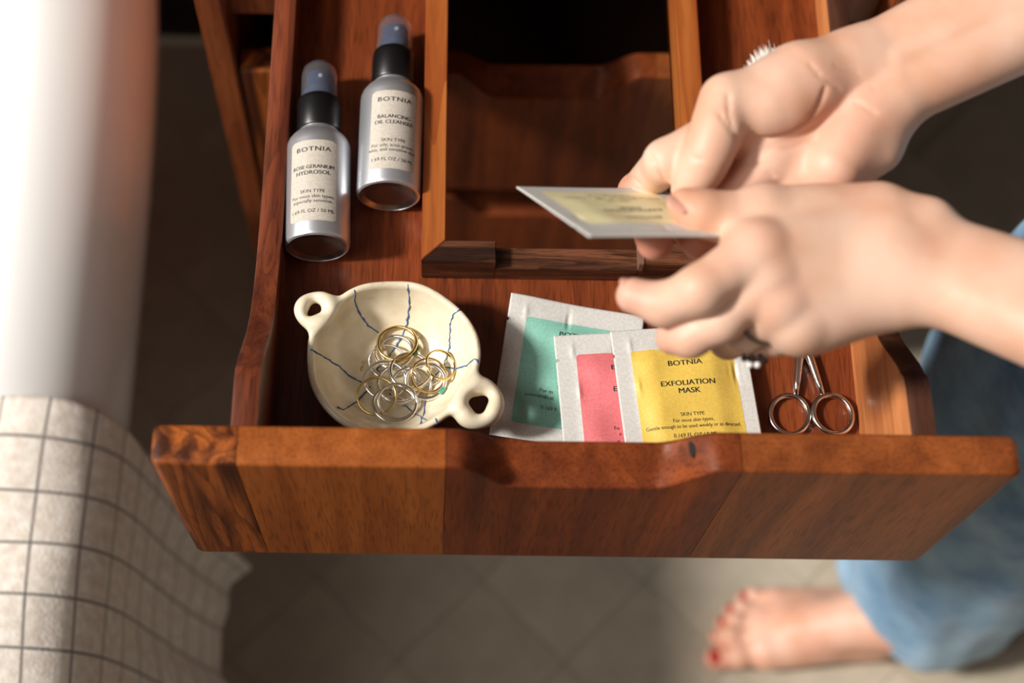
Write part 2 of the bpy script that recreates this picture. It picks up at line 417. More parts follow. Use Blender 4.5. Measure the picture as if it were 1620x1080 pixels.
# ------------------------------------------------------------------ bathtub and towel
def super_pt(a, sx, sy, cx, cy, e=8.0):
    c, s = math.cos(a), math.sin(a)
    return (cx+sx*math.copysign(abs(c)**(2/e), c), cy+sy*math.copysign(abs(s)**(2/e), s))
TUBP = [(.20, 0.0), (.10, 0.0), (.088, .02), (.065, .12), (.040, .22), (.018, .30), (.006, .345), (.001, .372), (0, .392), (.002, .410), (.008, .428), (.017, .443), (.029, .455), (.043, .4635), (.058, .4685), (.072, .4700), (.084, .4680), (.094, .461), (.101, .447), (.108, .42), (.124, .34), (.15, .22), (.20, .15), (.28, .135), (.34, .13)]
TCX, TCY, TSX, TSY = -0.66, -0.28, 0.398, 1.02
angs = []
for q in range(4):
    for t in np.linspace(0, 1, 60, endpoint=False):
        angs.append((q+0.5-0.5*math.cos(math.pi*t))*math.pi/2)
secs = [[super_pt(a, TSX-d, TSY-d, TCX, TCY)+(z,) for a in angs] for d, z in TUBP]
tub = put('bathtub', loft(secs), M_TUB, loc=(TCX, TCY, 0), smooth='all')
tag(tub, 'white freestanding bathtub with a thick rolled rim, left of the cabinet', 'bathtub')

def towel():
    prof = [(-.372, .30), (-.366, .38), (-.358, .43), (-.352, .455), (-.342, .470), (-.325, .4742), (-.302, .4735), (-.282, .468), (-.266, .455), (-.256, .432), (-.250, .40), (-.243, .35), (-.233, .30), (-.220, .25), (-.208, .20), (-.203, .165)]
    P = np.array(prof); d = np.r_[0, np.cumsum(np.linalg.norm(np.diff(P, axis=0), axis=1))]
    ss = np.linspace(0, d[-1], 150); X = np.interp(ss, d, P[:, 0]); Z = np.interp(ss, d, P[:, 1])
    ker = np.ones(9)/9
    Xs = np.convolve(np.pad(X, 4, 'edge'), ker, 'valid'); Zs = np.convolve(np.pad(Z, 4, 'edge'), ker, 'valid')
    ys = np.linspace(0.130, -0.50, 200)
    v = []; uv = []
    for i, s in enumerate(ss):
        hang = max(0, (s-0.31)/(d[-1]-0.31))
        for j, y in enumerate(ys):
            t = 0.130-y
            fold = 0.010*math.sin(t*44+0.6)+0.006*math.sin(t*83+1.2)
            inn = max(0, (0.30-s)/0.3)
            wv = fold*(hang**1.1)*1.1
            x = Xs[i]+max(wv, -0.006*hang)+0.002*math.sin(t*30+s*20)*(1 if 0.2 < s < 0.4 else 0)*0.4
            yy = y+0.012*hang*math.sin(t*20)+0.012*math.sin(s*9)*math.exp(-t*25)-0.018*hang*math.exp(-t*10)
            z = Zs[i]+0.0018*math.sin(t*50+s*35)*math.exp(-((s-0.22)/0.07)**2)+0.012*hang*math.sin(t*25)
            v.append((x, yy, z)); uv.append((s+0.004*math.sin(t*18), t+0.003*math.sin(s*22)))
    n = len(ys)
    f = [(i*n+j, i*n+j+1, (i+1)*n+j+1, (i+1)*n+j) for i in range(len(ss)-1) for j in range(n-1)]
    me = mesh('towel', v, f)
    l = me.uv_layers.new(name='cloth')
    for lp in me.loops: l.data[lp.index].uv = uv[lp.vertex_index]
    return me
m = mat('waffle_linen', (222, 210, 196), 0.9, Sheen_Weight=0.3); L = m.node_tree.links.new; b = m.node_tree.nodes['Principled BSDF']
uvn = nd(m, 'ShaderNodeUVMap', uv_map='cloth'); sp = nd(m, 'ShaderNodeSeparateXYZ'); L(uvn.outputs[0], sp.inputs[0])
fac = None
for ch, per, ofs in (('X', 0.0345, 0.0040), ('Y', 0.0350, -0.004)):
    a1 = nd(m, 'ShaderNodeMath', operation='ADD'); a1.inputs[1].default_value = ofs; L(sp.outputs[ch], a1.inputs[0])
    a2 = nd(m, 'ShaderNodeMath', operation='DIVIDE'); a2.inputs[1].default_value = per; L(a1.outputs[0], a2.inputs[0])
    a3 = nd(m, 'ShaderNodeMath', operation='FRACT'); L(a2.outputs[0], a3.inputs[0])
    a4 = nd(m, 'ShaderNodeMath', operation='SUBTRACT'); a4.inputs[1].default_value = 0.5; L(a3.outputs[0], a4.inputs[0])
    a5 = nd(m, 'ShaderNodeMath', operation='ABSOLUTE'); L(a4.outputs[0], a5.inputs[0])
    a6 = nd(m, 'ShaderNodeMapRange'); a6.inputs['From Min'].default_value = 0.012; a6.inputs['From Max'].default_value = 0.042; a6.inputs['To Min'].default_value = 1; a6.inputs['To Max'].default_value = 0
    L(a5.outputs[0], a6.inputs['Value'])
    if fac is None: fac = a6.outputs[0]
    else:
        mxx = nd(m, 'ShaderNodeMath', operation='MAXIMUM'); L(fac, mxx.inputs[0]); L(a6.outputs[0], mxx.inputs[1]); fac = mxx.outputs[0]
nz = nd(m, 'ShaderNodeTexNoise'); nz.inputs['Scale'].default_value = 120; L(uvn.outputs[0], nz.inputs['Vector'])
nr = nd(m, 'ShaderNodeMapRange'); nr.inputs['To Min'].default_value = 0.45; nr.inputs['To Max'].default_value = 1.15; L(nz.outputs['Fac'], nr.inputs['Value'])
fm = nd(m, 'ShaderNodeMath', operation='MULTIPLY', use_clamp=True); L(fac, fm.inputs[0]); L(nr.outputs[0], fm.inputs[1])
rr = nd(m, 'ShaderNodeValToRGB'); rr.color_ramp.elements[0].position = 0.35; rr.color_ramp.elements[1].position = 0.7
rr.color_ramp.elements[0].color = lin(222, 210, 197); rr.color_ramp.elements[1].color = lin(246, 240, 230); L(nz.outputs['Fac'], rr.inputs['Fac'])
mx = nd(m, 'ShaderNodeMix', data_type='RGBA'); mx.inputs['B'].default_value = lin(30, 32, 42)
L(fm.outputs[0], mx.inputs['Factor']); L(rr.outputs['Color'], mx.inputs['A']); L(mx.outputs['Result'], b.inputs['Base Color'])
n4 = nd(m, 'ShaderNodeTexNoise'); n4.inputs['Scale'].default_value = 420; L(uvn.outputs[0], n4.inputs['Vector'])
bp = nd(m, 'ShaderNodeBump'); bp.inputs['Strength'].default_value = 0.5; bp.inputs['Distance'].default_value = 0.001; L(n4.outputs['Fac'], bp.inputs['Height']); L(bp.outputs[0], b.inputs['Normal'])
tw = put('towel', towel(), m, loc=(-0.28, -0.1, 0.45), smooth='all')
sm = tw.modifiers.new('thickness', 'SOLIDIFY'); sm.thickness = 0.0025; sm.offset = 0
tag(tw, 'cream towel with a thin dark window-pane check draped over the bathtub rim', 'towel')

# ------------------------------------------------------------------ lettering
def text_mesh(s, size, bold=0.0, stretch=1.0, align='CENTER', space=1.0):
    c = bpy.data.curves.new('lettering', 'FONT'); c.body = s; c.size = size; c.align_x = align; c.align_y = 'CENTER'
    c.space_character = space; c.resolution_u = 3; c.fill_mode = 'FRONT'
    o = bpy.data.objects.new('tmp', c); COL.objects.link(o)
    dg = bpy.context.evaluated_depsgraph_get(); dg.update()
    me = bpy.data.meshes.new_from_object(o.evaluated_get(dg), depsgraph=dg)
    bpy.data.objects.remove(o); bpy.data.curves.remove(c); me.materials.clear()
    bm = bmesh.new(); bm.from_mesh(me)
    bmesh.ops.triangulate(bm, faces=bm.faces[:])
    for _ in range(2):
        es = [e for e in bm.edges if e.calc_length() > 0.0016]
        if es: bmesh.ops.subdivide_edges(bm, edges=es, cuts=1); bmesh.ops.triangulate(bm, faces=bm.faces[:])
    for v in bm.verts: v.co.x *= stretch
    if bold:
        g = bmesh.ops.duplicate(bm, geom=bm.verts[:]+bm.edges[:]+bm.faces[:])['geom']
        for v in g:
            if isinstance(v, bmesh.types.BMVert): v.co.x += size*0.035; v.co.y += size*0.008
    bm.to_mesh(me); bm.free()
    return me

# ------------------------------------------------------------------ spray bottles
def bottle(base, tip, roll, lines, label):
    base = Vector(base); tip = Vector(tip); ax = (tip-base); ax.z = 0; ax.normalize()
    R = 0.0192; zc = 0.6603+R
    t = empty('spray_bottle', (base.x, base.y, 0.6603), label, 'bottle')
    side = Vector((ax.y, -ax.x, 0)); up = Vector((0, 0, 1))
    T = Matrix(((side.x, up.x*-1, ax.x, base.x), (side.y, 0, ax.y, base.y), (0, -1, 0, zc), (0, 0, 0, 1)))
    # local frame: x = side, z = along the axis, y = downwards  (right handed)
    def P(name, me, m_, lab=None, par=None): me.transform(T); return put(name, me, m_, par or t, label=lab)
    P('base', lathe([(0.0002, 0.0068), (0.006, 0.0063), (0.0105, 0.0050), (0.0140, 0.0028), (0.0160, 0.0009), (0.0168, 0.0002), (0.0174, 0.0002), (0.0174, 0.0012), (0.0002, 0.0074)], 72), M_BASE)
    body = [(0.0002, 0.0080), (0.0172, 0.0012), (0.0174, 0.0), (0.0186, 0.0007), (0.0192, 0.0026), (0.0192, 0.0640), (0.0190, 0.0665), (0.0180, 0.0695), (0.0162, 0.0722), (0.0142, 0.0738), (0.0136, 0.0742), (0.0134, 0.0752), (0.0126, 0.0760), (0.0118, 0.0765), (0.0118, 0.079), (0.0002, 0.079)]
    P('body', lathe(body, 72), M_ALU)
    cn = 60; prof = [(0.0119, 0.0772), (0.0128, 0.0774), (0.01325, 0.0782), (0.01325, 0.0960), (0.0128, 0.0985), (0.0117, 0.0996), (0.009, 0.0998)]
    me = mesh('collar', [((r+(0.00012 if k % 2 and 0 < i < 5 else 0))*math.cos(2*math.pi*k/cn), (r+(0.00012 if k % 2 and 0 < i < 5 else 0))*math.sin(2*math.pi*k/cn), h) for i, (r, h) in enumerate(prof) for k in range(cn)],
        [(i*cn+k, i*cn+(k+1) % cn, (i+1)*cn+(k+1) % cn, (i+1)*cn+k) for i in range(len(prof)-1) for k in range(cn)]+[tuple(range(cn))[::-1], tuple(range((len(prof)-1)*cn, len(prof)*cn))])
    P('collar', fixn(me), M_BLACK)
    noz = P('nozzle', lathe([(0.0095, 0.0990), (0.0095, 0.1055), (0.0086, 0.1062), (0.0080, 0.107), (0.0080, 0.1155), (0.0072, 0.1172), (0.0002, 0.1176)], 40), M_NOZ)
    ori = lathe([(0.0012, -0.0004), (0.0012, 0.0006), (0.0008, 0.0007), (0.0001, 0.0006)], 14)
    ori.transform(Matrix.Translation((0.001, -0.0080, 0.1125))@Matrix.Rotation(math.radians(90), 4, 'X'))
    P('spray_hole', ori, mat('white_insert', (230, 230, 232), 0.3), par=noz)
    o_ = 0.0111; i_ = 0.0104
    P('clear_cap', lathe([(i_, 0.0985), (o_, 0.0985), (o_-0.0002, 0.1165), (o_-0.0012, 0.1212), (o_-0.0035, 0.1242), (o_-0.0065, 0.1255), (0.0002, 0.1258), (0.0002, 0.1250), (i_-0.0060, 0.1247), (i_-0.0032, 0.1234), (i_-0.0011, 0.1205), (i_-0.0002, 0.1165), (i_, 0.0986)], 56), M_CLEAR)
    # label: cylinder patch with rounded corners
    LW, L0, L1 = 0.0292, 0.0085, 0.0615; Rl = R+0.00012
    th0 = roll
    def wrap(u, h, off=0.0): th = u/R+th0; return Vector(((Rl+off)*math.sin(th), -(Rl+off)*math.cos(th), h))
    nu, nv = 40, 40; v = []; rc = 0.0022
    for j in range(nv+1):
        h = L0+(L1-L0)*j/nv; dd = min(h-L0, L1-h)
        ins = rc-math.sqrt(max(0, rc*rc-(rc-dd)**2)) if dd < rc else 0
        for i in range(nu+1): v.append(wrap((-LW/2+ins)+(LW-2*ins)*i/nu, h))
    lb = P('label_sticker', fixn(mesh('label', v, [(j*(nu+1)+i, j*(nu+1)+i+1, (j+1)*(nu+1)+i+1, (j+1)*(nu+1)+i) for j in range(nv) for i in range(nu)])), M_LABEL, 'cream paper label')
    for s, hh, size, bold, st, sp_ in lines:
        size *= 1.16
        me = text_mesh(s, size, bold, st, space=sp_)
        for q in me.vertices: q.co = wrap(q.co.x, L0+hh+q.co.y, 0.00008)
        me.transform(T); put('lettering', me, M_INK, lb, smooth=False)
    return t
bottle((-0.0978, 0.1590, 0), (-0.1016, 0.2850, 0), -0.10,
       [('BOTNIA', .0468, .0036, .03, 1.25, 1.15), ('ROSE GERANIUM', .0350, .0029, .02, 1.02, 0.97), ('HYDROSOL', .0312, .0032, .02, 1.08, 1.0), ('SKIN TYPE', .0190, .0026, 0, 1.05, 1.0),
        ('For most skin types,', .0156, .0026, 0, 1.05, 1.0), ('especially sensitive.', .0126, .0026, 0, 1.05, 1.0), ('1.69 FL OZ / 50 ML', .0062, .0027, 0, 1.05, 1.0)],
       'silver rose geranium hydrosol spray bottle lying leftmost, against the drawer side wall')
bottle((-0.0572, 0.1935, 0), (-0.0556, 0.3230, 0), 0.12,
       [('BOTNIA', .0468, .0036, .03, 1.25, 1.15), ('BALANCING', .0350, .0030, .02, 1.05, 1.0), ('OIL CLEANSER', .0312, .0030, .02, 1.05, 1.0), ('SKIN TYPE', .0190, .0026, 0, 1.05, 1.0),
        ('For oily, acne-prone,', .0156, .0026, 0, 1.05, 1.0), ('wise, and sensitive skin.', .0126, .0026, 0, 1.05, 1.0), ('1.69 FL OZ / 50 ML', .0062, .0027, 0, 1.05, 1.0)],
       'silver balancing oil cleanser spray bottle lying beside the golden divider')

# ------------------------------------------------------------------ sachets
def sachet(name, label, frame, W, H, panel, pm, texts, seed, bulge=0.0034, curl=None, soft=1.0):
    """frame: 4x4 matrix; local x right, y up (towards the top edge), z out of the printed face; origin at the top left corner"""
    r = np.random.default_rng(seed); ph = r.uniform(0, 6.28, 12)
    px0, px1, py0, py1 = panel
    t = empty(name, frame.translation, label, 'sachet')
    def hgt(x, y, top=True):
        bx = min((x-0.0075)/0.016, (W-0.0075-x)/0.016); by = min((-y-0.0085)/0.016, (H-0.0085+y)/0.016)
        a = sstep(min(bx, 1))*sstep(min(by, 1)) if min(bx, by) > 0 else 0
        wr = 0.00055*math.sin(x*150+ph[0]+2*math.sin(y*60+ph[1]))+0.0004*math.sin(y*210+ph[2]+1.5*math.sin(x*90+ph[3]))+0.0005*math.sin((x+y)*95+ph[4])
        ed = 0.0012*math.sin(x*60+ph[5])*math.sin(y*45+ph[6])
        z = a*bulge*(0.8+0.2*math.sin(x*40+ph[7]))+a*wr*soft+ed*0.35*soft
        # puckers where the pouch meets its seal
        for (qx, qy, qs, qa) in pk:
            dx, dy = x-qx, y-qy
            z += soft*qa*math.exp(-(dx*dx/(qs*qs)+dy*dy/(qs*qs*4)))*(0.6+0.4*math.cos(dx*1500))
        if curl: z += curl(x, y)
        return z if top else z-(0.0006+1.5*a*0.0)-0.0003
    pk = [(W*0.45, -0.011, 0.0026, -0.0016), (W*0.13, -0.010, 0.0022, 0.0009), (W-0.009, -H*0.34, 0.003, -0.0018), (0.012, -H*0.4, 0.0024, 0.001)]
    nx, ny = 76, 84
    def edgex(x, y):     # tear notches in both side seals
        for yn in (-0.0155,):
            a = max(0, 1-abs(y-yn)/0.0013)
            if a > 0:
                if x < 0.0004: x += 0.0022*a
                if x > W-0.0004: x -= 0.0022*a
        return x
    xs = np.linspace(0, W, nx+1); ys = sorted(set(list(np.round(np.linspace(0, -H, ny+1), 5))+[-0.0142, -0.0148, -0.0155, -0.0162, -0.0168]), reverse=True); ny = len(ys)-1
    v = []
    for top_ in (True, False):
        for y in ys:
            for x in xs: v.append((edgex(x, y), y, hgt(x, y, top_)))
    n = nx+1; N_ = n*(ny+1); f = []
    for j in range(ny):
        for i in range(nx):
            a = j*n+i; f.append((a, a+1, a+n+1, a+n)); f.append((N_+a, N_+a+n, N_+a+n+1, N_+a+1))
    rim = [i for i in range(n)]+[j*n+nx for j in range(1, ny+1)]+[ny*n+i for i in range(nx-1, -1, -1)]+[j*n for j in range(ny-1, 0, -1)]
    for k in range(len(rim)): a, b_ = rim[k], rim[(k+1) % len(rim)]; f.append((a, b_, N_+b_, N_+a))
    me = fixn(mesh('pouch', v, f)); me.transform(frame); put('pouch', me, M_PAPER, t, smooth='all')
    # coloured printed panel with rounded corners
    rc = 0.0018; v = []; qn = 70
    for j in range(qn+1):
        y = py0+(py1-py0)*j/qn; dd = min(abs(y-py0), abs(y-py1)); ins = rc-math.sqrt(max(0, rc*rc-(rc-dd)**2)) if dd < rc else 0
        for i in range(qn+1):
            x = px0+ins+(px1-px0-2*ins)*i/qn; v.append((x, y, hgt(x, y)+0.00012))
    pn = mesh('print', v, [(j*(qn+1)+i, (j+1)*(qn+1)+i, (j+1)*(qn+1)+i+1, j*(qn+1)+i+1) for j in range(qn) for i in range(qn)])
    pn.transform(frame); pa = put('printed_panel', pn, pm, t, smooth='all')
    for s, x, y, size, bold, st, al_ in texts:
        me = text_mesh(s, size, bold, st, al_)
        for q in me.vertices: q.co = Vector((q.co.x+x, q.co.y+y, hgt(q.co.x+x, q.co.y+y)+0.00026))
        me.transform(frame); put('lettering', me, M_INK, pa, smooth=False)
    return t
def fr(x, y, z, rz, rx=0, ry=0):
    return Matrix.Translation((x, y, z))@Matrix.Rotation(math.radians(rz), 4, 'Z')@Matrix.Rotation(math.radians(ry), 4, 'Y')@Matrix.Rotation(math.radians(rx), 4, 'X')
XC = 0.0405
def std(cx, title1, title2, l1, l2):
    return [('BOTNIA', cx, -0.0232, 0.0044, 0.03, 1.22, 'CENTER'), (title1, cx, -0.0357, 0.0045, 0.022, 1.1, 'CENTER'), (title2, cx, -0.0405, 0.0045, 0.022, 1.1, 'CENTER'),
            ('SKIN TYPE', cx, -0.0543, 0.0031, 0, 0.95, 'CENTER'), (l1, cx, -0.0579, 0.0031, 0, 0.92, 'CENTER'), (l2, cx, -0.0615, 0.0031, 0, 0.88, 'CENTER'), ('0.169 FL OZ / 5 ML', cx, -0.0668, 0.0031, 0, 1.0, 'CENTER')]
sachet('sachet', 'teal-panelled paper sachet lowest in the stack, half in the bowl\'s shadow', fr(0.0157, 0.1380, 0.6622, -8.5), 0.079, 0.088, (0.011, 0.070, -0.0125, -0.078), M_TEAL,
       [('BOTNIA', XC, -0.0205, 0.0043, 0.03, 1.22, 'CENTER'), ('SKIN TYPE', XC+0.001, -0.0530, 0.0031, 0, 1.02, 'CENTER'), ('For m', 0.0245, -0.0566, 0.0031, 0, 1.02, 'LEFT'), ('contraindicat', 0.0165, -0.0602, 0.0031, 0, 1.02, 'LEFT'), ('0.169 F', 0.0265, -0.0668, 0.0031, 0, 1.02, 'LEFT')],
       3, bulge=.0026, curl=lambda x, y: 0.005*math.exp(-(((x-0.0)/0.03)**2+((y)/0.02)**2))+0.003*math.exp(-((y+0.09)/0.012)**2))
sachet('sachet', 'coral pink sachet between the teal and the yellow ones', fr(0.0399, 0.1106, 0.6680, 3.8), 0.077, 0.0875, (0.0118, 0.0665, -0.0125, -0.077), M_PINK,
       [('B', 0.0305, -0.0225, 0.0043, 0.03, 1.22, 'LEFT'), ('E', 0.0305, -0.0358, 0.0044, 0.022, 1.1, 'LEFT'), ('Fo', 0.0290, -0.0585, 0.0031, 0, 1.02, 'LEFT'), ('e', 0.0315, -0.0621, 0.0031, 0, 1.02, 'LEFT'), ('0', 0.0300, -0.0672, 0.0031, 0, 1.02, 'LEFT')], 11, bulge=.0026)
sachet('sachet', 'bright yellow exfoliation mask sachet on top of the stack, beside the scissors', fr(0.0720, 0.1117, 0.6732, 5.2, 0, 1.4), 0.0775, 0.0875, (0.0100, 0.0690, -0.0135, -0.078), M_YEL,
       std(0.0395, 'EXFOLIATION', 'MASK', 'For most skin types.', 'Gentle enough to be used weekly or as directed.'), 21)
# the one held between the hands: far long edge low, near long edge raised; printed text reads from the far side
A = Vector(pix(817, 295, 0.795)); Bp = Vector(pix(930, 372, 0.855)); Cp = Vector(pix(1048, 298, 0.770))
ex = (Cp-A); HW = ex.length; ex.normalize(); ey = (Bp-A)-ex*(Bp-A).dot(ex); HH = ey.length; ey.normalize()
# the printed lines read from the far side: local x = -ex, local y = +ey (towards the near, raised edge)
Mf = Matrix.Identity(4); Zn = (-ex).cross(ey); o_ = A+ex*HW+ey*HH
for i in range(3): Mf[i][0] = -ex[i]; Mf[i][1] = ey[i]; Mf[i][2] = Zn[i]; Mf[i][3] = o_[i]

# ------------------------------------------------------------------ bowl
BC = np.array([-0.0520, 0.0850, 0.66]); RIM = 0.0375
HC1 = np.array([-0.0955, 0.1125, 0.6945]); HC2 = np.array([-0.0040, 0.0590, 0.6925])
def bowl_f(p):
    q = p-BC; th = np.arctan2(q[:, 1], q[:, 0])
    wob = 1+0.020*np.sin(2*th+0.9)+0.013*np.sin(3*th+0.4)+0.008*np.sin(5*th+1.0)+0.004*np.sin(9*th+2)
    rx = 0.0455*wob; r = np.hypot(q[:, 0], q[:, 1])/rx; z = (q[:, 2]-RIM-0.002)/0.0365
    k0 = np.hypot(r, z); k1 = np.hypot(r/0.0455, z/0.0365)+1e-9
    d = k0*(k0-1)/k1
    d = np.abs(d)-0.0022
    rim = RIM+0.0012*np.sin(3*th+2.0)+0.0008*np.sin(7*th)
    d = smax(d, q[:, 2]-rim, 0.0030)
    foot = np.maximum(np.hypot(q[:, 0], q[:, 1])-0.020, np.abs(q[:, 2]-0.003)-0.0028)
    d = smin(d, foot, 0.003)
    for hc, ang, mj, mn, sq in ((HC1, math.radians(150), 0.0084, 0.0037, 1.0), (HC2, math.radians(-32), 0.0094, 0.0043, 0.9)):
        u = p-hc; c, s = math.cos(ang), math.sin(ang)
        a = u[:, 0]*c+u[:, 1]*s; b = (-u[:, 0]*s+u[:, 1]*c)*sq; zz = u[:, 2]+0.10*a
        ring = np.hypot(a, b)-mj; t = np.hypot(ring, zz*0.75)-mn*(1+0.15*np.sin(3*np.arctan2(b, a)+1))
        d = smin(d, t, 0.0055)
    return np.maximum(d, 0.6603-p[:, 2])
bowl = empty('handled_bowl', (-0.052, 0.085, 0.6603), 'small hand-built cream ceramic bowl with two loop handles and blue veins, full of rings', 'bowl')
put('bowl_body', sdf_mesh(bowl_f, (-0.116, 0.026, 0.652), (0.020, 0.142, 0.704), 0.0009), M_CERAM, bowl, smooth='all')
LINES = [[(465, 150), (470, 230), (500, 300), (550, 365), (615, 410)], [(790, 115), (800, 180), (800, 250), (785, 360), (755, 440), (700, 520), (660, 580), (600, 640)],
         [(1110, 270), (1075, 290), (1050, 360), (1045, 500), (1015, 610)], [(205, 515), (300, 570), (380, 620), (430, 670), (520, 720)],
         [(1225, 600), (1200, 565), (1150, 610), (1080, 630), (1015, 615)], [(985, 640), (940, 700), (905, 810), (890, 900), (865, 965)],
         [(910, 945), (840, 905), (780, 860), (730, 830), (680, 780)], [(365, 870), (400, 880), (480, 830), (520, 790), (560, 740)], [(962, 935), (965, 960), (964, 978)]]
for ln in LINES:
    pts = []
    for a, b in zip(ln[:-1], ln[1:]):
        m_ = max(3, int(math.hypot(a[0]-b[0], a[1]-b[1])/14))
        for t in np.linspace(0, 1, m_, endpoint=False): pts.append((a[0]+(b[0]-a[0])*t, a[1]+(b[1]-a[1])*t))
    pts.append(ln[-1])
    W3 = []
    for k, (zx, zy) in enumerate(pts):
        zx += rng.normal(0, 2.6); zy += rng.normal(0, 1.6)
        h_ = hit(bowl_f, 440+zx/3.858, 420+zy/3.858, 0.72)
        if h_ is not None and h_[2] > 0.661: W3.append(h_)
    rr_ = [abs(rng.normal(0.00034, 0.00013))+0.00012 for _ in W3]
    put('blue_line', tube(W3, rr_, 6), M_BLUE, bowl, smooth='all')

# ------------------------------------------------------------------ finger rings in the bowl
M_GREEN = mat('emerald', (10, 92, 66), 0.08, Coat_Weight=1.0)
M_OPAL = speckle(mat('opal', (24, 84, 170), 0.1, Coat_Weight=1.0), (70, 190, 170), 260, 0.4, 0.55)
M_CLEARS = mat('clear_stone', (225, 225, 215), 0.05, Transmission_Weight=0.7, IOR=1.6)
RP = [  # crop x, crop y, radius px in crop, lift mm, tilt x, tilt y, metal, tube mm, double, oval, label
    (300, 735, 165, 3.0, 8, -6, 'g', .55, 0, .95, 'thin pale gold ring at the lower left of the pile'),
    (850, 470, 130, 3.2, -10, 22, 'g', .55, 0, 1.05, 'slim gold ring leaning on the bowl wall, furthest right in the pile'),
    (455, 805, 182, 3.4, -8, 4, 's', .75, 0, .9, 'silver ring nearest the drawer front, flat on the bowl bottom'),
    (480, 780, 165, 5.0, 10, 10, 's', .6, 0, .9, 'thin silver ring just inside the lowest front one'),
    (390, 440, 155, 4.0, 12, -8, 's', .55, 0, .9, 'thin silver ring under the gold ones at the back left of the pile'),
    (740, 540, 128, 5.2, -8, -12, 's', .5, 0, .9, 'small thin silver ring overlapping the broad silver one at the right'),
    (600, 640, 165, 5.2, 14, 8, 's', .6, 0, .9, 'thin silver ring buried in the middle of the pile'),
    (450, 360, 165, 6.2, -6, -10, 's', .85, 0, .82, 'larger silver ring just below the back double gold ring'),
    (470, 345, 140, 7.6, 4, 6, 's', .6, 0, .85, 'narrow silver ring inside the back gold ring'),
    (720, 610, 165, 7.6, 12, -6, 's', .95, 0, .86, 'broad polished silver ring at the right of the pile'),
    (490, 640, 182, 8.6, -6, 5, 's', .8, 1, .93, 'double-banded silver ring on top at the centre front'),
    (375, 598, 176, 9.8, 6, -4, 's', .85, 0, .85, 'silver ring lying on top at the left of the pile'),
    (585, 530, 168, 11.0, -10, 6, 's', .85, 1, 1.0, 'large double-banded silver ring topmost in the centre'),
]
def ring_obj(cxp, cyp, rp, lift, tx, ty, metal, tb, dbl, oval, label, extra=None):
    px_, py_ = 540+cxp/5.4, 490+cyp/5.4
    zc = 0.6632+lift/1000+0.0
    r = rp/5.4/2900*1.04
    for _ in range(60):
        c = Vector(pix(px_, py_, zc)); Tt = Matrix.Translation(c)@Matrix.Rotation(math.radians(ty), 4, 'Y')@Matrix.Rotation(math.radians(tx+4), 4, 'X')
        tst = np.array([Tt@Vector((r*math.cos(a_), r*max(oval, .9)*math.sin(a_), 0)) for a_ in np.linspace(0, 6.28, 40)])
        if bowl_f(tst).min() > tb*0.0011-0.0003: break
        zc += 0.0004
    t = empty('finger_ring', (c.x, c.y, c.z-0.001), label, 'ring', 'rings in the ceramic bowl')
    T = Matrix.Translation(c)@Matrix.Rotation(math.radians(ty), 4, 'Y')@Matrix.Rotation(math.radians(tx+4), 4, 'X')
    mm = M_GOLD if metal == 'g' else M_SILVER
    for k in range(1+dbl):
        pts = [Vector((r*math.cos(a)*(1+0.01*math.sin(3*a+k)), r*max(oval, .9)*math.sin(a), (0.0014*k if dbl else 0)+0.0006*math.sin(a+k*2)*dbl)) for a in np.linspace(0, 2*math.pi, 56, endpoint=False)]
        me = tube(pts, tb/1000*1.35, 10, closed=True); me.transform(T); put('band', me, mm, t, smooth='all')
    return t, T, r, mm
for a in RP: ring_obj(*a)
def gem(pos, size, rot, m_, parent, name='stone'):
    bm = bmesh.new(); bmesh.ops.create_uvsphere(bm, u_segments=10, v_segments=5, radius=1)
    me = bpy.data.meshes.new('gem'); bm.to_mesh(me); bm.free()
    me.transform(Matrix.Translation(pos)@rot@Matrix.Diagonal((*size, 1))); return put(name, me, m_, parent, smooth=False)
# gold ring with emerald
t, T, r, mm = ring_obj(480, 292, 166, 9.2, -4, -6, 'g', .75, 1, .92, 'double gold ring with a green stone at the back of the pile')
a = math.radians(-16)
for k, (da, m_, sz) in enumerate([(-16, M_GREEN, (.0014, .0017, .0012)), (-32, M_GREEN, (.0011, .0015, .0010)), (20, M_CLEARS, (.0011, .0011, .0009))]):
    an = math.radians(da); p_ = T@Vector((r*1.10*math.cos(an), r*1.05*math.sin(an), .0006)); gem(p_, sz, Matrix.Rotation(an, 4, 'Z'), m_, t)
    me = tube([p_+Vector((math.cos(x_)*sz[0]*1.25, math.sin(x_)*sz[1]*1.25, -.0003)) for x_ in np.linspace(0, 6.28, 16, endpoint=False)], .0003, 6, closed=True); put('setting', me, M_GOLD, t, smooth='all')
# gold ring with a blue opal bar
t, T, r, mm = ring_obj(745, 560, 150, 4.6, 20, 18, 'g', .55, 0, .95, 'gold ring with a bar of blue-green opal, at the right of the pile')
pc = Vector(hit(bowl_f, 540+868/5.4, 490+700/5.4, .72))+Vector((-.0004, 0, .0022))
ob = box(-.0022, .0022, -.0011, .0011, -.0008, .0008, .0003); ob.transform(Matrix.Translation(pc)@Matrix.Rotation(math.radians(52), 4, 'Z')@Matrix.Rotation(math.radians(40), 4, 'X')); put('opal_bar', ob, M_OPAL, t)
ob = box(-.0026, .0026, -.0007, .0003, -.0011, -.0002, .0002); ob.transform(Matrix.Translation(pc)@Matrix.Rotation(math.radians(52), 4, 'Z')@Matrix.Rotation(math.radians(40), 4, 'X')); put('setting', ob, M_GOLD, t)
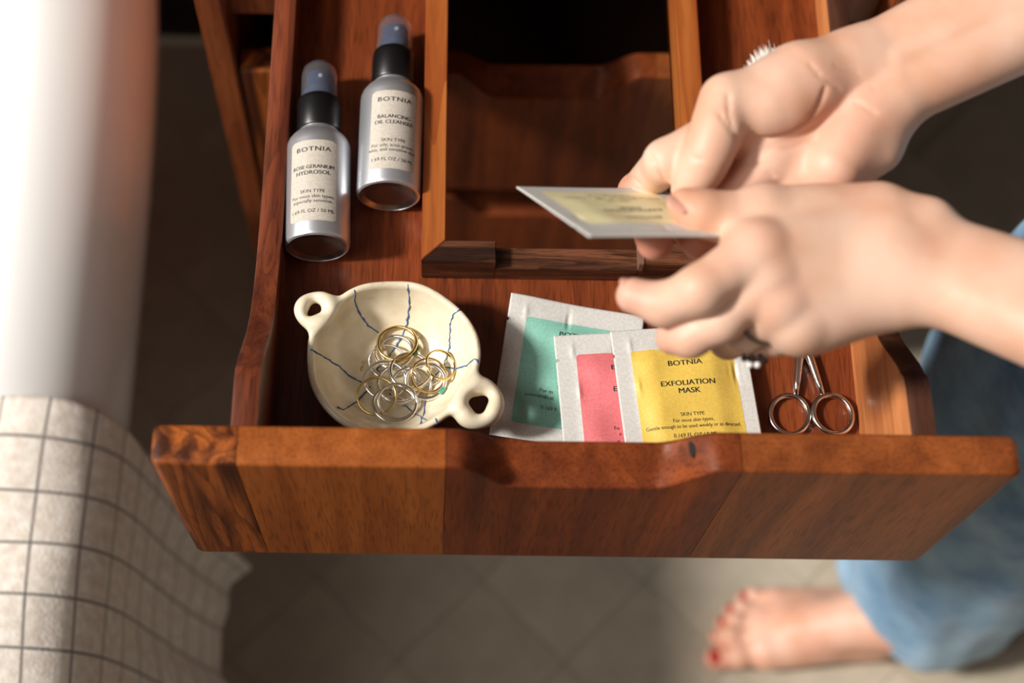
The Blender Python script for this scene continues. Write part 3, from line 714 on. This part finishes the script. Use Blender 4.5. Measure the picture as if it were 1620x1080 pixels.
# small gold hoop standing at the far left of the pile
hc_ = Vector(pix(540+178/5.4, 490+470/5.4, 0.672))
t = empty('gold_hoop', hc_, 'tiny gold hoop standing on edge at the far left of the ring pile', 'earring')
put('hoop', tube([hc_+Vector((0.0007*math.cos(x_), 0.0034*math.cos(x_), 0.0034*math.sin(x_))) for x_ in np.linspace(0, 6.28, 28, endpoint=False)], .00032, 8, closed=True), M_GOLD, t, smooth='all')
# jewelled pieces low in the middle of the pile
for k, (gx, gy) in enumerate([(335, 505), (420, 660)]):
    c_ = Vector(pix(540+gx/5.4, 490+gy/5.4, 0.669))
    t = empty('stud_earring', c_, ('dark jewelled stud showing between the silver rings, upper left', 'clear glass stud showing through the middle of the ring pile')[k], 'earring')
    gem(c_, (.0017, .0013, .0010) if k == 0 else (.0018, .0026, .0012), Matrix.Rotation(.4, 4, 'Z'), M_CLEARS, t)
    put('setting', tube([c_+Vector((math.cos(x_)*.0021, math.sin(x_)*.0017, -.0002)) for x_ in np.linspace(0, 6.28, 18, endpoint=False)], .0004, 6, closed=True), mat('dark_silver', (110, 100, 90), .3, 1.0) if k == 0 else M_GOLD, t, smooth='all')

# ------------------------------------------------------------------ nail scissors
sc = empty('nail_scissors', (0.186, 0.10, 0.6603), 'small polished steel scissors lying by the right wall, finger loops towards the front', 'scissors')
PV = Vector((0.1850, 0.1130, 0.6640))
for k, (lc, dirx) in enumerate([(Vector((0.1739, 0.0660, 0.6628)), 1), (Vector((0.1983, 0.0662, 0.6640)), -1)]):
    rx_, ry_ = 0.01085, 0.0118
    rot_ = math.radians(-14 if k == 0 else 14)
    L1 = [lc+Vector((rx_*math.cos(x_)*math.cos(rot_)-ry_*math.sin(x_)*math.sin(rot_), rx_*math.cos(x_)*math.sin(rot_)+ry_*math.sin(x_)*math.cos(rot_), 0)) for x_ in np.linspace(0, 2*math.pi, 60, endpoint=False)]
    lp = tube(L1, 0.0016, 12, closed=True)
    st = lc+Vector((0.0045*dirx, ry_*0.93, 0))
    nk = PV+Vector((-0.0028*dirx, -0.010, 0.0006*(1-2*k)))
    sh = tube([st, st.lerp(nk, 0.35), nk, PV+Vector((0, 0, 0.0006*(1-2*k))), PV+Vector((0.0030*dirx, 0.006, 0.0006*(1-2*k)))], [0.0015, 0.0021, 0.0027, 0.0034, 0.0028], 10)
    tipp = PV+Vector((0.0012*dirx, 0.026, 0)); z_ = PV.z+(0.0007 if k == 0 else -0.0009)
    bl = prism([(PV.x+0.0026*dirx, PV.y+0.004), (tipp.x, tipp.y), (PV.x+0.0002*dirx, PV.y+0.008)][::(1 if dirx > 0 else -1)], z_, z_+0.0011, 0.0002)
    put('blade_arm', join([lp, sh]), M_STEEL, sc, smooth='all'); put('blade', bl, M_STEEL, sc)
put('pivot_screw', (lambda me: (me.transform(Matrix.Translation(PV+Vector((0, 0, 0.0022)))), me)[1])(lathe([(0.0021, -0.001), (0.0021, 0.0004), (0.0016, 0.0009), (0.0002, 0.0010)], 24)), M_STEEL, sc)

# ------------------------------------------------------------------ powder brush in the far right compartment
br = empty('powder_brush', (0.190, 0.24, 0.6603), 'soft white bristle brush lying in the right compartment behind the raised palm', 'brush')
b0 = Vector((0.204, 0.175, 0.667)); b1 = Vector((0.180, 0.268, 0.676)); bd = (b1-b0).normalized()
put('handle', tube([b0, b0.lerp(b1, .4), b0.lerp(b1, .75)], [0.0035, 0.005, 0.0045], 16), M_SIDE_BR if False else W_SIDE, br)
put('ferrule', tube([b0.lerp(b1, .74), b0.lerp(b1, .86), b1], [0.0052, 0.0066, 0.0075], 20), M_ALU, br)
bl_ = []
for k in range(420):
    a_ = rng.uniform(0, 6.283); q_ = math.sqrt(rng.uniform(0, 1)); s_ = bd.orthogonal().normalized(); u_ = bd.cross(s_)
    off_ = (s_*math.cos(a_)+u_*math.sin(a_))*q_
    st_ = b1+off_*0.0062; en_ = b1+bd*(0.033-0.010*q_*q_+rng.normal(0, .0018))+off_*0.0145+Vector(rng.normal(0, .0008, 3))
    bl_.append(tube([st_, st_.lerp(en_, .55)+off_*.001, en_], [.00030, .00026, .00006], 3))
put('bristles', join(bl_), mat('white_bristles', (236, 232, 222), 0.7), br, smooth=False)

# ------------------------------------------------------------------ the person
def skin_mat():
    m = mat('skin', (224, 184, 160), 0.5, Subsurface_Weight=0.12, Subsurface_Scale=0.004, Coat_Weight=0.0)
    L = m.node_tree.links.new; b = m.node_tree.nodes['Principled BSDF']; b.inputs['Subsurface Radius'].default_value = (1.0, 0.35, 0.2)
    b.inputs['Specular IOR Level'].default_value = 0.35
    tc = nd(m, 'ShaderNodeTexCoord')
    n1 = nd(m, 'ShaderNodeTexNoise'); n1.inputs['Scale'].default_value = 28; n1.inputs['Detail'].default_value = 3; L(tc.outputs['Object'], n1.inputs['Vector'])
    r1 = nd(m, 'ShaderNodeValToRGB'); r1.color_ramp.elements[0].position = .35; r1.color_ramp.elements[1].position = .68
    r1.color_ramp.elements[0].color = lin(228, 190, 168); r1.color_ramp.elements[1].color = lin(216, 166, 138); L(n1.outputs['Fac'], r1.inputs['Fac'])
    at = nd(m, 'ShaderNodeAttribute', attribute_name='skin_tint'); mx = nd(m, 'ShaderNodeMix', data_type='RGBA'); mx.inputs['B'].default_value = lin(206, 108, 80)
    L(at.outputs['Fac'], mx.inputs['Factor']); L(r1.outputs['Color'], mx.inputs['A']); L(mx.outputs['Result'], b.inputs['Base Color'])
    n2 = nd(m, 'ShaderNodeTexNoise'); n2.inputs['Scale'].default_value = 420; n2.inputs['Detail'].default_value = 4; L(tc.outputs['Object'], n2.inputs['Vector'])
    bp = nd(m, 'ShaderNodeBump'); bp.inputs['Strength'].default_value = .25; bp.inputs['Distance'].default_value = .0003; L(n2.outputs['Fac'], bp.inputs['Height']); L(bp.outputs[0], b.inputs['Normal'])
    return m
M_SKIN = skin_mat(); M_NAIL = mat('nail', (226, 168, 146), 0.3, Coat_Weight=0.6)

# left hand: back of the hand up, thumb on the packet, fingers bent and pointing left
def J(x, y, z, r): return (pix(x, y, z+.025), r*.965)
def pxh(x, y, z): return pix(x, y, z+.025)
LT = [J(1385, 332, .800, .0138), J(1207, 333, .804, .0124), J(1134, 342, .793, .0110), J(1108, 335, .818, .0102), J(1084, 324, .8185, .0086)]
LI = [J(1390, 350, .803, .0140), J(1198, 396, .811, .0132), J(1108, 458, .808, .0119), J(1052, 482, .792, .0108), J(1003, 468, .790, .0090)]
LM = [J(1395, 392, .805, .0140), J(1212, 436, .805, .0128), J(1140, 505, .792, .0112), J(1092, 532, .782, .0102), J(1064, 534, .774, .0086)]
LR = [J(1395, 430, .802, .0135), J(1232, 478, .799, .0122), J(1180, 526, .774, .0100), J(1152, 538, .748, .0094), J(1170, 530, .737, .0080)]
LP = [J(1390, 462, .797, .0130), J(1262, 512, .792, .0115), J(1228, 532, .770, .0092), J(1200, 538, .750, .0084), J(1210, 530, .742, .0074)]
PKN = Vector(Mf.col[2][:3]).normalized(); PKN = PKN if PKN.dot(Vector(CAMP)-A) > 0 else -PKN
def on_pk(x, y, off, r):
    """point on the line of sight (x, y), off metres above (+) or below (-) the packet's plane"""
    d = Vector(_fw + _R*(x-PX0)/F_PX - _U*(y-540)/F_PX); q = A+PKN*off
    t = (q-Vector(CAMP)).dot(PKN)/d.dot(PKN); return (CAMP+np.array(d)*t, r)
LT[4] = on_pk(1083, 324, .0092, .0083); LT[3] = (pix(1109, 336, .829), .0098); LT[2] = (pix(1134, 342, .827), .0106)
def wrist_dir(w, e): d = (w-e); return d/np.linalg.norm(d)
LW = pxh(1422, 402, .800); LE0 = pxh(1600, 468, .812); LE = LW+(LE0-LW)/np.linalg.norm(LE0-LW)*0.235
def perp(a, b, up=np.array([0, 0, 1.0])): d = (b-a)/np.linalg.norm(b-a); s = np.cross(d, up); return s/np.linalg.norm(s)
LS = perp(LW, LE)
SHL = np.array([0.60, -0.02, 1.30]); SHR = np.array([0.62, 0.34, 1.30])
def fingers(p, F, kk=.0015):
    d = None
    for f in F:
        c = chain(p, f, .004)
        d = c if d is None else smin(d, c, kk)
    return d
def LH_f(p):
    pal = None
    for f in (LI, LM, LR, LP):
        c = cap(p, f[0][0], f[1][0], f[0][1], f[1][1]); pal = c if pal is None else smin(pal, c, .012)
    hyp = cap(p, *[q for q in (pxh(1385, 468, .790), pxh(1275, 520, .785))], .0175, .0135)
    pal = smin(pal, hyp, .010)
    th = chain(p, LT, .006)
    web = cap(p, pxh(1290, 345, .797), pxh(1168, 374, .806), .013, .0075)
    d = smin(pal, smin(th, web, .008), .007)
    fg = fingers(p, [LI[1:], LM[1:], LR[1:], LP[1:]], .0026)
    d = smin(d, fg, .0065)
    # knuckles
    for f, rr in ((LI, .0098), (LM, .0104), (LR, .0098), (LP, .0088)):
        k = f[1][0]+np.array([0.001, 0, .0030]); d = smin(d, np.linalg.norm(p-k, axis=1)-rr, .006)
    fa = smin(cap(p, LW+LS*.0085, LE+LS*.011, .0170, .027), cap(p, LW-LS*.0085, LE-LS*.010, .0170, .027), .012)
    d = smin(d, fa, .020)
    wr = np.linalg.norm(p-(LW+LS*-.016+np.array([.006, 0, .011])), axis=1)-.008      # wrist bone
    d = smin(d, wr, .012)
    ua = cap(p, LE, SHL, .036, .050); d = smin(d, ua, .03)
    return d
# right hand: palm turned up, thumb over the packet, fingers underneath
RTh = [J(1330, 105, .797, .0165), J(1150, 160, .802, .0126), J(1136, 200, .799, .0119), J(1121, 240, .793, .0111), J(1106, 270, .786, .0102), on_pk(1087, 300, .0092, .0080)]
RI = [J(1370, 160, .788, .0140), J(1152, 206, .788, .0138), J(1054, 255, .778, .0114), (pix(1008, 303, .757), .0096), (pix(1036, 383, .794), .0092)]
RM = [J(1375, 190, .784, .0140), J(1222, 250, .780, .0128), J(1140, 318, .765, .0112), on_pk(1078, 345, -.0130, .0096), (pix(1106, 383, .790), .0090)]
RR = [J(1380, 215, .782, .0140), J(1270, 280, .776, .0122), J(1200, 345, .752, .0104), J(1160, 372, .738, .0094), J(1170, 400, .745, .0082)]
RPk = [J(1385, 235, .784, .0135), J(1312, 290, .777, .0115), J(1262, 352, .758, .0090), J(1232, 378, .750, .0082), J(1236, 400, .750, .0074)]
RW = pxh(1408, 115, .797); RE0 = pxh(1620, 10, .812); RE = RW+(RE0-RW)/np.linalg.norm(RE0-RW)*0.235
RS = perp(RW, RE)
CRE = []
def RH_core(p):
    pal = None
    for f in (RI, RM, RR, RPk):
        c = cap(p, f[0][0], f[1][0], f[0][1], f[1][1]); pal = c if pal is None else smin(pal, c, .010)
    hyp = cap(p, pxh(1362, 190, .790), pxh(1320, 262, .786), .0195, .0150)
    pal = smin(pal, hyp, .006)
    th = chain(p, RTh, .008)
    then = cap(p, pxh(1265, 130, .799), pxh(1205, 165, .800), .0205, .0165)
    then2 = cap(p, pxh(1325, 120, .796), pxh(1240, 160, .798), .0190, .0185)
    th = smin(smin(th, then, .006), then2, .008)
    d = smin(pal, th, .0022)
    fg = fingers(p, [RI[1:], RM[1:], RR[1:], RPk[1:]], .001)
    d = smin(d, fg, .0028)
    fa = smin(cap(p, RW+RS*.0115, RE+RS*.012, .0175, .027), cap(p, RW-RS*.0115, RE-RS*.012, .0175, .027), .014)
    d = smin(d, fa, .016)
    ten = cap(p, RW+np.array([0, -.002, .0155]), RW*.6+RE*.4+np.array([0, -.002, .0165]), .0025, .003); d = smin(d, ten, .006)
    ua = cap(p, RE, SHR, .036, .050); d = smin(d, ua, .03)
    return d
def creases(core, specs):
    out = []
    for pts, r_ in specs:
        P_ = [hit(core, x, y, .90) for x, y in pts]
        P_ = [q for q in P_ if q is not None]
        for a_, b_ in zip(P_[:-1], P_[1:]): out.append((a_, b_, r_))
    return out
C3 = 3.375
def c6(l): return [(940+x/C3, 60+y/C3) for x, y in l]
R_CR = creases(RH_core, [(c6([(715, 300), (722, 420), (745, 500), (770, 548)]), .0008), (c6([(770, 548), (900, 540), (1040, 510), (1130, 455), (1200, 360), (1235, 270)]), .0012),
    (c6([(665, 400), (700, 450), (735, 500)]), .0007), (c6([(830, 560), (900, 590), (985, 605), (1090, 580), (1180, 545)]), .0006),
    (c6([(290, 610), (330, 680), (390, 760), (420, 790)]), .0010), (c6([(165, 745), (215, 755), (255, 790)]), .0007),
    (c6([(525, 640), (570, 650)]), .0005), (c6([(745, 640), (840, 660), (905, 690), (960, 735)]), .0007),
    (c6([(1150, 140), (1210, 210), (1300, 260), (1400, 350), (1500, 400)]), .0005), (c6([(1290, 150), (1400, 180), (1500, 270)]), .0004)])
def RH_f(p):
    d = RH_core(p); g = None
    for a_, b_, r_ in R_CR:
        c = cap(p, a_, b_, r_, r_); g = c if g is None else np.minimum(g, c)
    return smax(d, -g, .0016) if g is not None else d
L_CR = creases(LH_f, [([(1064, 538+250-250), (1090, 530), (1120, 515), (1150, 498)], .0007)])
person = empty('person', (0.55, 0.15, 0.0), 'barefoot person in blue jeans opening a small packet with both hands over the drawer', 'person')
lo = np.minimum(LH_f and np.array([.055, .03, .72]), 9); 
meL = sdf_mesh(LH_f, (.052, -.075, .735), (.475, .150, .905), .00125)
meR = sdf_mesh(RH_f, (.055, .090, .708), (.475, .385, .905), .00125)
# foot and shin
FT = {'ankle': (np.array([.418, .088, .085]), .034)}
def foot_f(p):
    g = lambda x, y, z: np.array([x, y, z])
    d = cap(p, g(.425, .090, .12), g(.420, .088, .075), .036, .034)
    d = smin(d, cap(p, g(.445, .090, .028), g(.40, .084, .030), .028, .028), .02)
    d = smin(d, cap(p, g(.405, .086, .066), g(.325, .078, .030), .030, .024), .02)
    d = smin(d, cap(p, g(.40, .074, .022), g(.295, .062, .018), .020, .020), .016)
    d = smin(d, cap(p, g(.40, .105, .020), g(.310, .108, .015), .018, .016), .016)
    d = smin(d, cap(p, g(.34, .085, .024), g(.295, .086, .017), .024, .018), .014)
    toes = None
    for a_, m_, b_, r0, r1 in ((g(.292, .061, .017), g(.268, .056, .017), g(.247, .054, .012), .0135, .0115), (g(.291, .077, .016), g(.262, .076, .019), g(.249, .075, .010), .0095, .0078),
        (g(.294, .089, .015), g(.268, .090, .018), g(.256, .089, .009), .009, .0072), (g(.298, .101, .014), g(.275, .103, .016), g(.265, .102, .008), .0085, .0068), (g(.306, .113, .013), g(.288, .116, .014), g(.278, .115, .008), .008, .0065)):
        c = smin(cap(p, a_, m_, r0, r0*.92), cap(p, m_, b_, r0*.92, r1), .004); toes = c if toes is None else smin(toes, c, .0012)
    d = smin(d, toes, .005)
    return smax(d, 0.0008-p[:, 2], .004)
meF = sdf_mesh(foot_f, (.225, .02, -.004), (.48, .155, .16), .002)
def second_foot(p): return foot_f(p-np.array([.30, .12, 0.0]))
meG = sdf_mesh(second_foot, (.525, .14, -.004), (.78, .275, .16), .004)
def head_f(p):
    g = lambda x, y, z: np.array([x, y, z])
    q = (p-g(.585, .16, 1.60))/np.array([.085, .072, .100]); k = np.linalg.norm(q, axis=1); d = (k-1)*.080
    q = (p-g(.545, .16, 1.548))/np.array([.052, .050, .055]); d = smin(d, (np.linalg.norm(q, axis=1)-1)*.05, .02)
    d = smin(d, cap(p, g(.505, .16, 1.585), g(.492, .16, 1.565), .006, .010), .010)       # nose
    for s_ in (-1, 1):
        e = np.linalg.norm(p-g(.512, .16+s_*.030, 1.598), axis=1)-.013; d = smax(d, -e, .012)
        d = smin(d, np.linalg.norm(p-g(.523, .16+s_*.030, 1.598), axis=1)-.012, .003)
        d = smin(d, cap(p, g(.592, .16+s_*.074, 1.605), g(.588, .16+s_*.070, 1.570), .010, .007), .006)
    d = smin(d, cap(p, g(.499, .145, 1.540), g(.499, .175, 1.540), .006, .006), .006)      # lips
    d = smin(d, cap(p, g(.60, .16, 1.56), g(.61, .16, 1.40), .052, .056), .03)
    d = smin(d, cap(p, g(.61, .06, 1.35), g(.61, .26, 1.35), .05, .05), .03)
    return d
meH = sdf_mesh(head_f, (.46, .0, 1.30), (.70, .33, 1.72), .004)
body = join([meL, meR, meF, meG, meH])
bm = bmesh.new(); bm.from_mesh(body); bm.faces.ensure_lookup_table()
def near(pt, used=[]):
    pt = Vector(pt); f_ = min((f for f in bm.faces if f.is_valid and (f.calc_center_median()-pt).length < .06 and f not in used), key=lambda f: (f.calc_center_median()-pt).length); return f_
cents = [((.462, -.055, .89), (.58, .06, 1.36)), ((.468, .345, .89), (.64, .26, 1.36)), ((.425, .09, .15), (.60, .12, 1.33)), ((.725, .21, .15), (.62, .20, 1.33))]
for a_, b_ in cents:      # thin unseen bridges join the body pieces inside the clothes
    fa_, fb_ = near(a_), near(b_); va_, vb_ = list(fa_.verts), list(fb_.verts)
    bmesh.ops.delete(bm, geom=[fa_, fb_], context='FACES_ONLY')
    k0 = min(range(4), key=lambda k: sum((va_[i].co-vb_[(k-i) % 4].co).length for i in range(4)))
    for i in range(4): bm.faces.new((va_[i], va_[(i+1) % 4], vb_[(k0-i-1) % 4], vb_[(k0-i) % 4]))
bm.to_mesh(body); bm.free()
ob = put('body', body, M_SKIN, person, smooth='all')
# warm flush on fingertips, knuckles, toes; darker tone spread over the whole foot
co = np.empty(len(body.vertices)*3, np.float32); body.vertices.foreach_get('co', co); co = co.reshape(-1, 3)+np.array(ORG[person])
fl = np.zeros(len(co))
for c_, r_, a_ in [(RI[4][0], .016, .75), (RM[4][0], .016, .75), (RR[4][0], .014, .6), (RI[3][0], .016, .35), (RM[2][0], .018, .45), (LI[4][0], .014, .35), (LM[4][0], .013, .4), (LR[3][0], .013, .4), (LT[4][0], .011, .3), (RTh[5][0], .011, .3),
                   (LI[1][0]+np.array([0, 0, .012]), .011, .15), (LM[1][0]+np.array([0, 0, .012]), .010, .15), (LR[1][0]+np.array([0, 0, .012]), .010, .2), (np.array([.32, .08, .03]), .13, .22), (np.array([.247, .054, .015]), .016, .8), (np.array([.255, .09, .01]), .022, .4), (pxh(1320, 190, .80), .025, .25)]:
    fl = np.maximum(fl, a_*np.exp(-((co-c_)**2).sum(1)/(r_*r_)))
att = body.attributes.new('skin_tint', 'FLOAT', 'POINT'); att.data.foreach_set('value', fl.astype(np.float32))
# nails
def nail(c, dirv, upv, w_, l_, name='fingernail', m_=None):
    d = np.array(dirv, float); d /= np.linalg.norm(d); u = np.array(upv, float); u -= d*(u@d); u /= np.linalg.norm(u); s = np.cross(u, d)
    v = []; n = 10
    for i in range(n+1):
        for j in range(n+1):
            a = (i/n-.5)*2; b_ = (j/n-.5)*2; rr_ = math.sqrt(max(0, 1-abs(b_)**4)); th = a*rr_*0.95
            v.append(np.array(c)+d*(b_*l_)+s*(w_*math.sin(th))+u*(w_*(math.cos(th)-1)*.9-0.0004*b_*b_))
    me = mesh('nail', v, [(i*(n+1)+j, (i+1)*(n+1)+j, (i+1)*(n+1)+j+1, i*(n+1)+j+1) for i in range(n) for j in range(n)])
    o = put(name, me, m_ or M_NAIL, person, smooth='all'); md = o.modifiers.new('thickness', 'SOLIDIFY'); md.thickness = .0005; md.offset = 0
def on_surf(f, x, y): return hit(f, x, y, .90)
tn = on_surf(LH_f, 1076, 316); nail(tn-np.array(PKN)*.0007, LT[4][0]-LT[3][0], list(PKN*.6+Vector((0, 0, .5))), .0064, .0060)
nl = LI[4][0]+np.array([-.0018, .0048, .0056]); nail(nl, LI[4][0]-LI[3][0], [-.2, .6, .75], .0058, .0056)
nail(np.array([.2455, .054, .0238]), [-1, -.1, -.15], [-.1, 0, 1], .0085, .0065, 'toenail', mat('red_nail_polish', (176, 52, 44), .25))
for x_, y_ in ((.2500, .0750), (.2570, .0892), (.2660, .1022), (.2790, .1152)):
    nail(np.array([x_-.003, y_, .0178]), [-1, 0, -.3], [0, 0, 1], .0048, .0036, 'toenail', mat('red_nail_polish', (176, 52, 44), .25))

# hair, top and jeans (the top and hair are above the frame)
def hair_f(p):
    g = lambda x, y, z: np.array([x, y, z])
    q = (p-g(.605, .16, 1.615))/np.array([.092, .086, .102]); d = (np.linalg.norm(q, axis=1)-1)*.086
    d = smin(d, cap(p, g(.66, .16, 1.58), g(.70, .16, 1.38), .06, .035), .03)
    return smax(d, -(np.linalg.norm((p-g(.515, .16, 1.58))/np.array([.07, .060, .075]), axis=1)-1)*.06, .01)
put('hair', sdf_mesh(hair_f, (.48, .04, 1.30), (.78, .28, 1.74), .006), wood('brown_hair', (44, 26, 16), (84, 52, 32), 'z', 1.5), person, smooth='all')
def top_f(p):
    g = lambda x, y, z: np.array([x, y, z])
    d = None
    for z_, rx_, ry_ in ((.98, .11, .15), (1.12, .10, .13), (1.25, .105, .15), (1.33, .07, .15)):
        q = (p-g(.61, .16, z_))/np.array([rx_, ry_, .13]); e = (np.linalg.norm(q, axis=1)-1)*.11; d = e if d is None else smin(d, e, .05)
    for s_, e_ in ((SHL, LE), (SHR, RE)):
        d = smin(d, cap(p, s_, s_*.35+e_*.65, .062, .055), .03)
    return d
put('top', sdf_mesh(top_f, (.42, -.14, .84), (.78, .48, 1.48), .008), speckle(mat('dark_top', (52, 54, 62), .85), (44, 46, 54), 200), person, smooth='all')

def jeans_leg(secs_, seed):
    v = []; n = 120; K = 90; r = np.random.default_rng(seed)
    zs = np.array([s[0] for s in secs_]); zz = np.linspace(zs[0], zs[-1], K)
    C = {k: np.interp(zz, zs, [s[k] for s in secs_]) for k in range(1, 5)}
    ker = np.ones(9)/9
    for k in C: C[k] = np.convolve(np.pad(C[k], 4, 'edge'), ker, 'valid')
    tl = 0.10
    for i, z in enumerate(zz):
        for j in range(n):
            a = 2*math.pi*j/n
            fo = 1+0.035*math.sin(3*a+4*z*3+seed)+0.02*math.sin(7*a+z*22)+0.016*math.sin(z*60+2*a)+0.010*math.sin(13*a+z*15)
            hem = 0.0
            x = C[1][i]+C[3][i]*fo*math.cos(a); y = C[2][i]+C[4][i]*fo*math.sin(a)
            zz_ = z+(0.02*math.cos(a)+0.012*math.sin(2*a))*max(0, 1-(z-zs[0])/.12)
            v.append((x, y, zz_))
    f = [(i*n+j, i*n+(j+1) % n, (i+1)*n+(j+1) % n, (i+1)*n+j) for i in range(K-1) for j in range(n)]
    me = mesh('leg', v, f); l = me.uv_layers.new(name='cloth')
    for lp in me.loops:
        i, j = divmod(lp.vertex_index, n); l.data[lp.index].uv = (j/n, (zz[i]-zs[0]))
    return me
m = mat('washed_denim', (96, 140, 176), .85, Sheen_Weight=.2); L = m.node_tree.links.new; b = m.node_tree.nodes['Principled BSDF']
tc = nd(m, 'ShaderNodeTexCoord'); n1 = nd(m, 'ShaderNodeTexNoise'); n1.inputs['Scale'].default_value = 16; n1.inputs['Detail'].default_value = 6; n1.inputs['Roughness'].default_value = .65; L(tc.outputs['Object'], n1.inputs['Vector'])
r1 = nd(m, 'ShaderNodeValToRGB'); r1.color_ramp.elements[0].position = .3; r1.color_ramp.elements[1].position = .72
r1.color_ramp.elements[0].color = lin(78, 126, 168); r1.color_ramp.elements[1].color = lin(160, 198, 222); L(n1.outputs['Fac'], r1.inputs['Fac'])
L(r1.outputs['Color'], b.inputs['Base Color'])
n2 = nd(m, 'ShaderNodeTexNoise'); n2.inputs['Scale'].default_value = 500; L(tc.outputs['Object'], n2.inputs['Vector']); bp = nd(m, 'ShaderNodeBump'); bp.inputs['Strength'].default_value = .4; bp.inputs['Distance'].default_value = .0008
L(n2.outputs['Fac'], bp.inputs['Height']); L(bp.outputs[0], b.inputs['Normal'])
LEG1 = [(.05, .452, .122, .086, .086), (.25, .442, .138, .086, .086), (.45, .418, .160, .094, .090), (.60, .425, .168, .092, .088), (.72, .455, .175, .092, .086), (.84, .51, .185, .10, .09), (.95, .56, .20, .11, .085)]
LEG2 = [(.05, .75, .245, .086, .086), (.25, .745, .245, .086, .086), (.5, .70, .24, .092, .09), (.8, .64, .20, .10, .09), (.95, .61, .17, .11, .11)]
jo = put('jeans', join([jeans_leg(LEG1, 1), jeans_leg(LEG2, 2)]), m, person, smooth='all'); md = jo.modifiers.new('thickness', 'SOLIDIFY'); md.thickness = .0016; md.offset = -1
# jewelled ring on the left ring finger
rc_ = Vector((LR[1][0]*.35+LR[2][0]*.65)); ax_ = Vector(LR[2][0]-LR[1][0]).normalized(); s_ = ax_.orthogonal().normalized(); u_ = ax_.cross(s_)
jr = empty('jewelled_ring', rc_, 'dark silver ring with two pearls worn on the lower hand', 'ring')
put('band', tube([rc_+(s_*math.cos(x_)+u_*math.sin(x_))*.0116 for x_ in np.linspace(0, 2*math.pi, 40, endpoint=False)], .0011, 8, closed=True), mat('dark_silver_ring', (130, 124, 118), .3, 1.0), jr, smooth='all')
M_PEARL = mat('pearl', (240, 238, 234), .12, Coat_Weight=1.0)
gem(Vector(pix(1186, 577, .800)), (.0016, .0016, .0016), Matrix.Identity(4), M_PEARL, jr, 'pearl'); gem(Vector(pix(1198, 577, .800)), (.0016, .0016, .0016), Matrix.Identity(4), M_PEARL, jr, 'pearl')
for k, (x_, y_) in enumerate([(1178, 566), (1190, 566), (1203, 565), (1210, 570)]):
    gem(Vector(pix(x_, y_, .798)), (.0021, .0019, .0016), Matrix.Rotation(k, 4, 'Z'), mat('smoky_stone', (60, 50, 48), .15, .6), jr, 'stone')
# the packet in the hands
sh_ = sachet('sachet', 'pale yellow sachet held tilted between the thumbs of both hands', Mf, HW, HH, (0.010, HW-0.009, -0.0175, -HH+0.010), M_PALE,
       [(a_[0], a_[1]+.001, a_[2]*.92-.0075)+tuple(a_[3:]) for a_ in std(.0400, 'EXFOLIATION', 'MASK', 'For most skin types.', 'Gentle enough to be used weekly or as directed.')], 33, bulge=.0014, soft=.35)
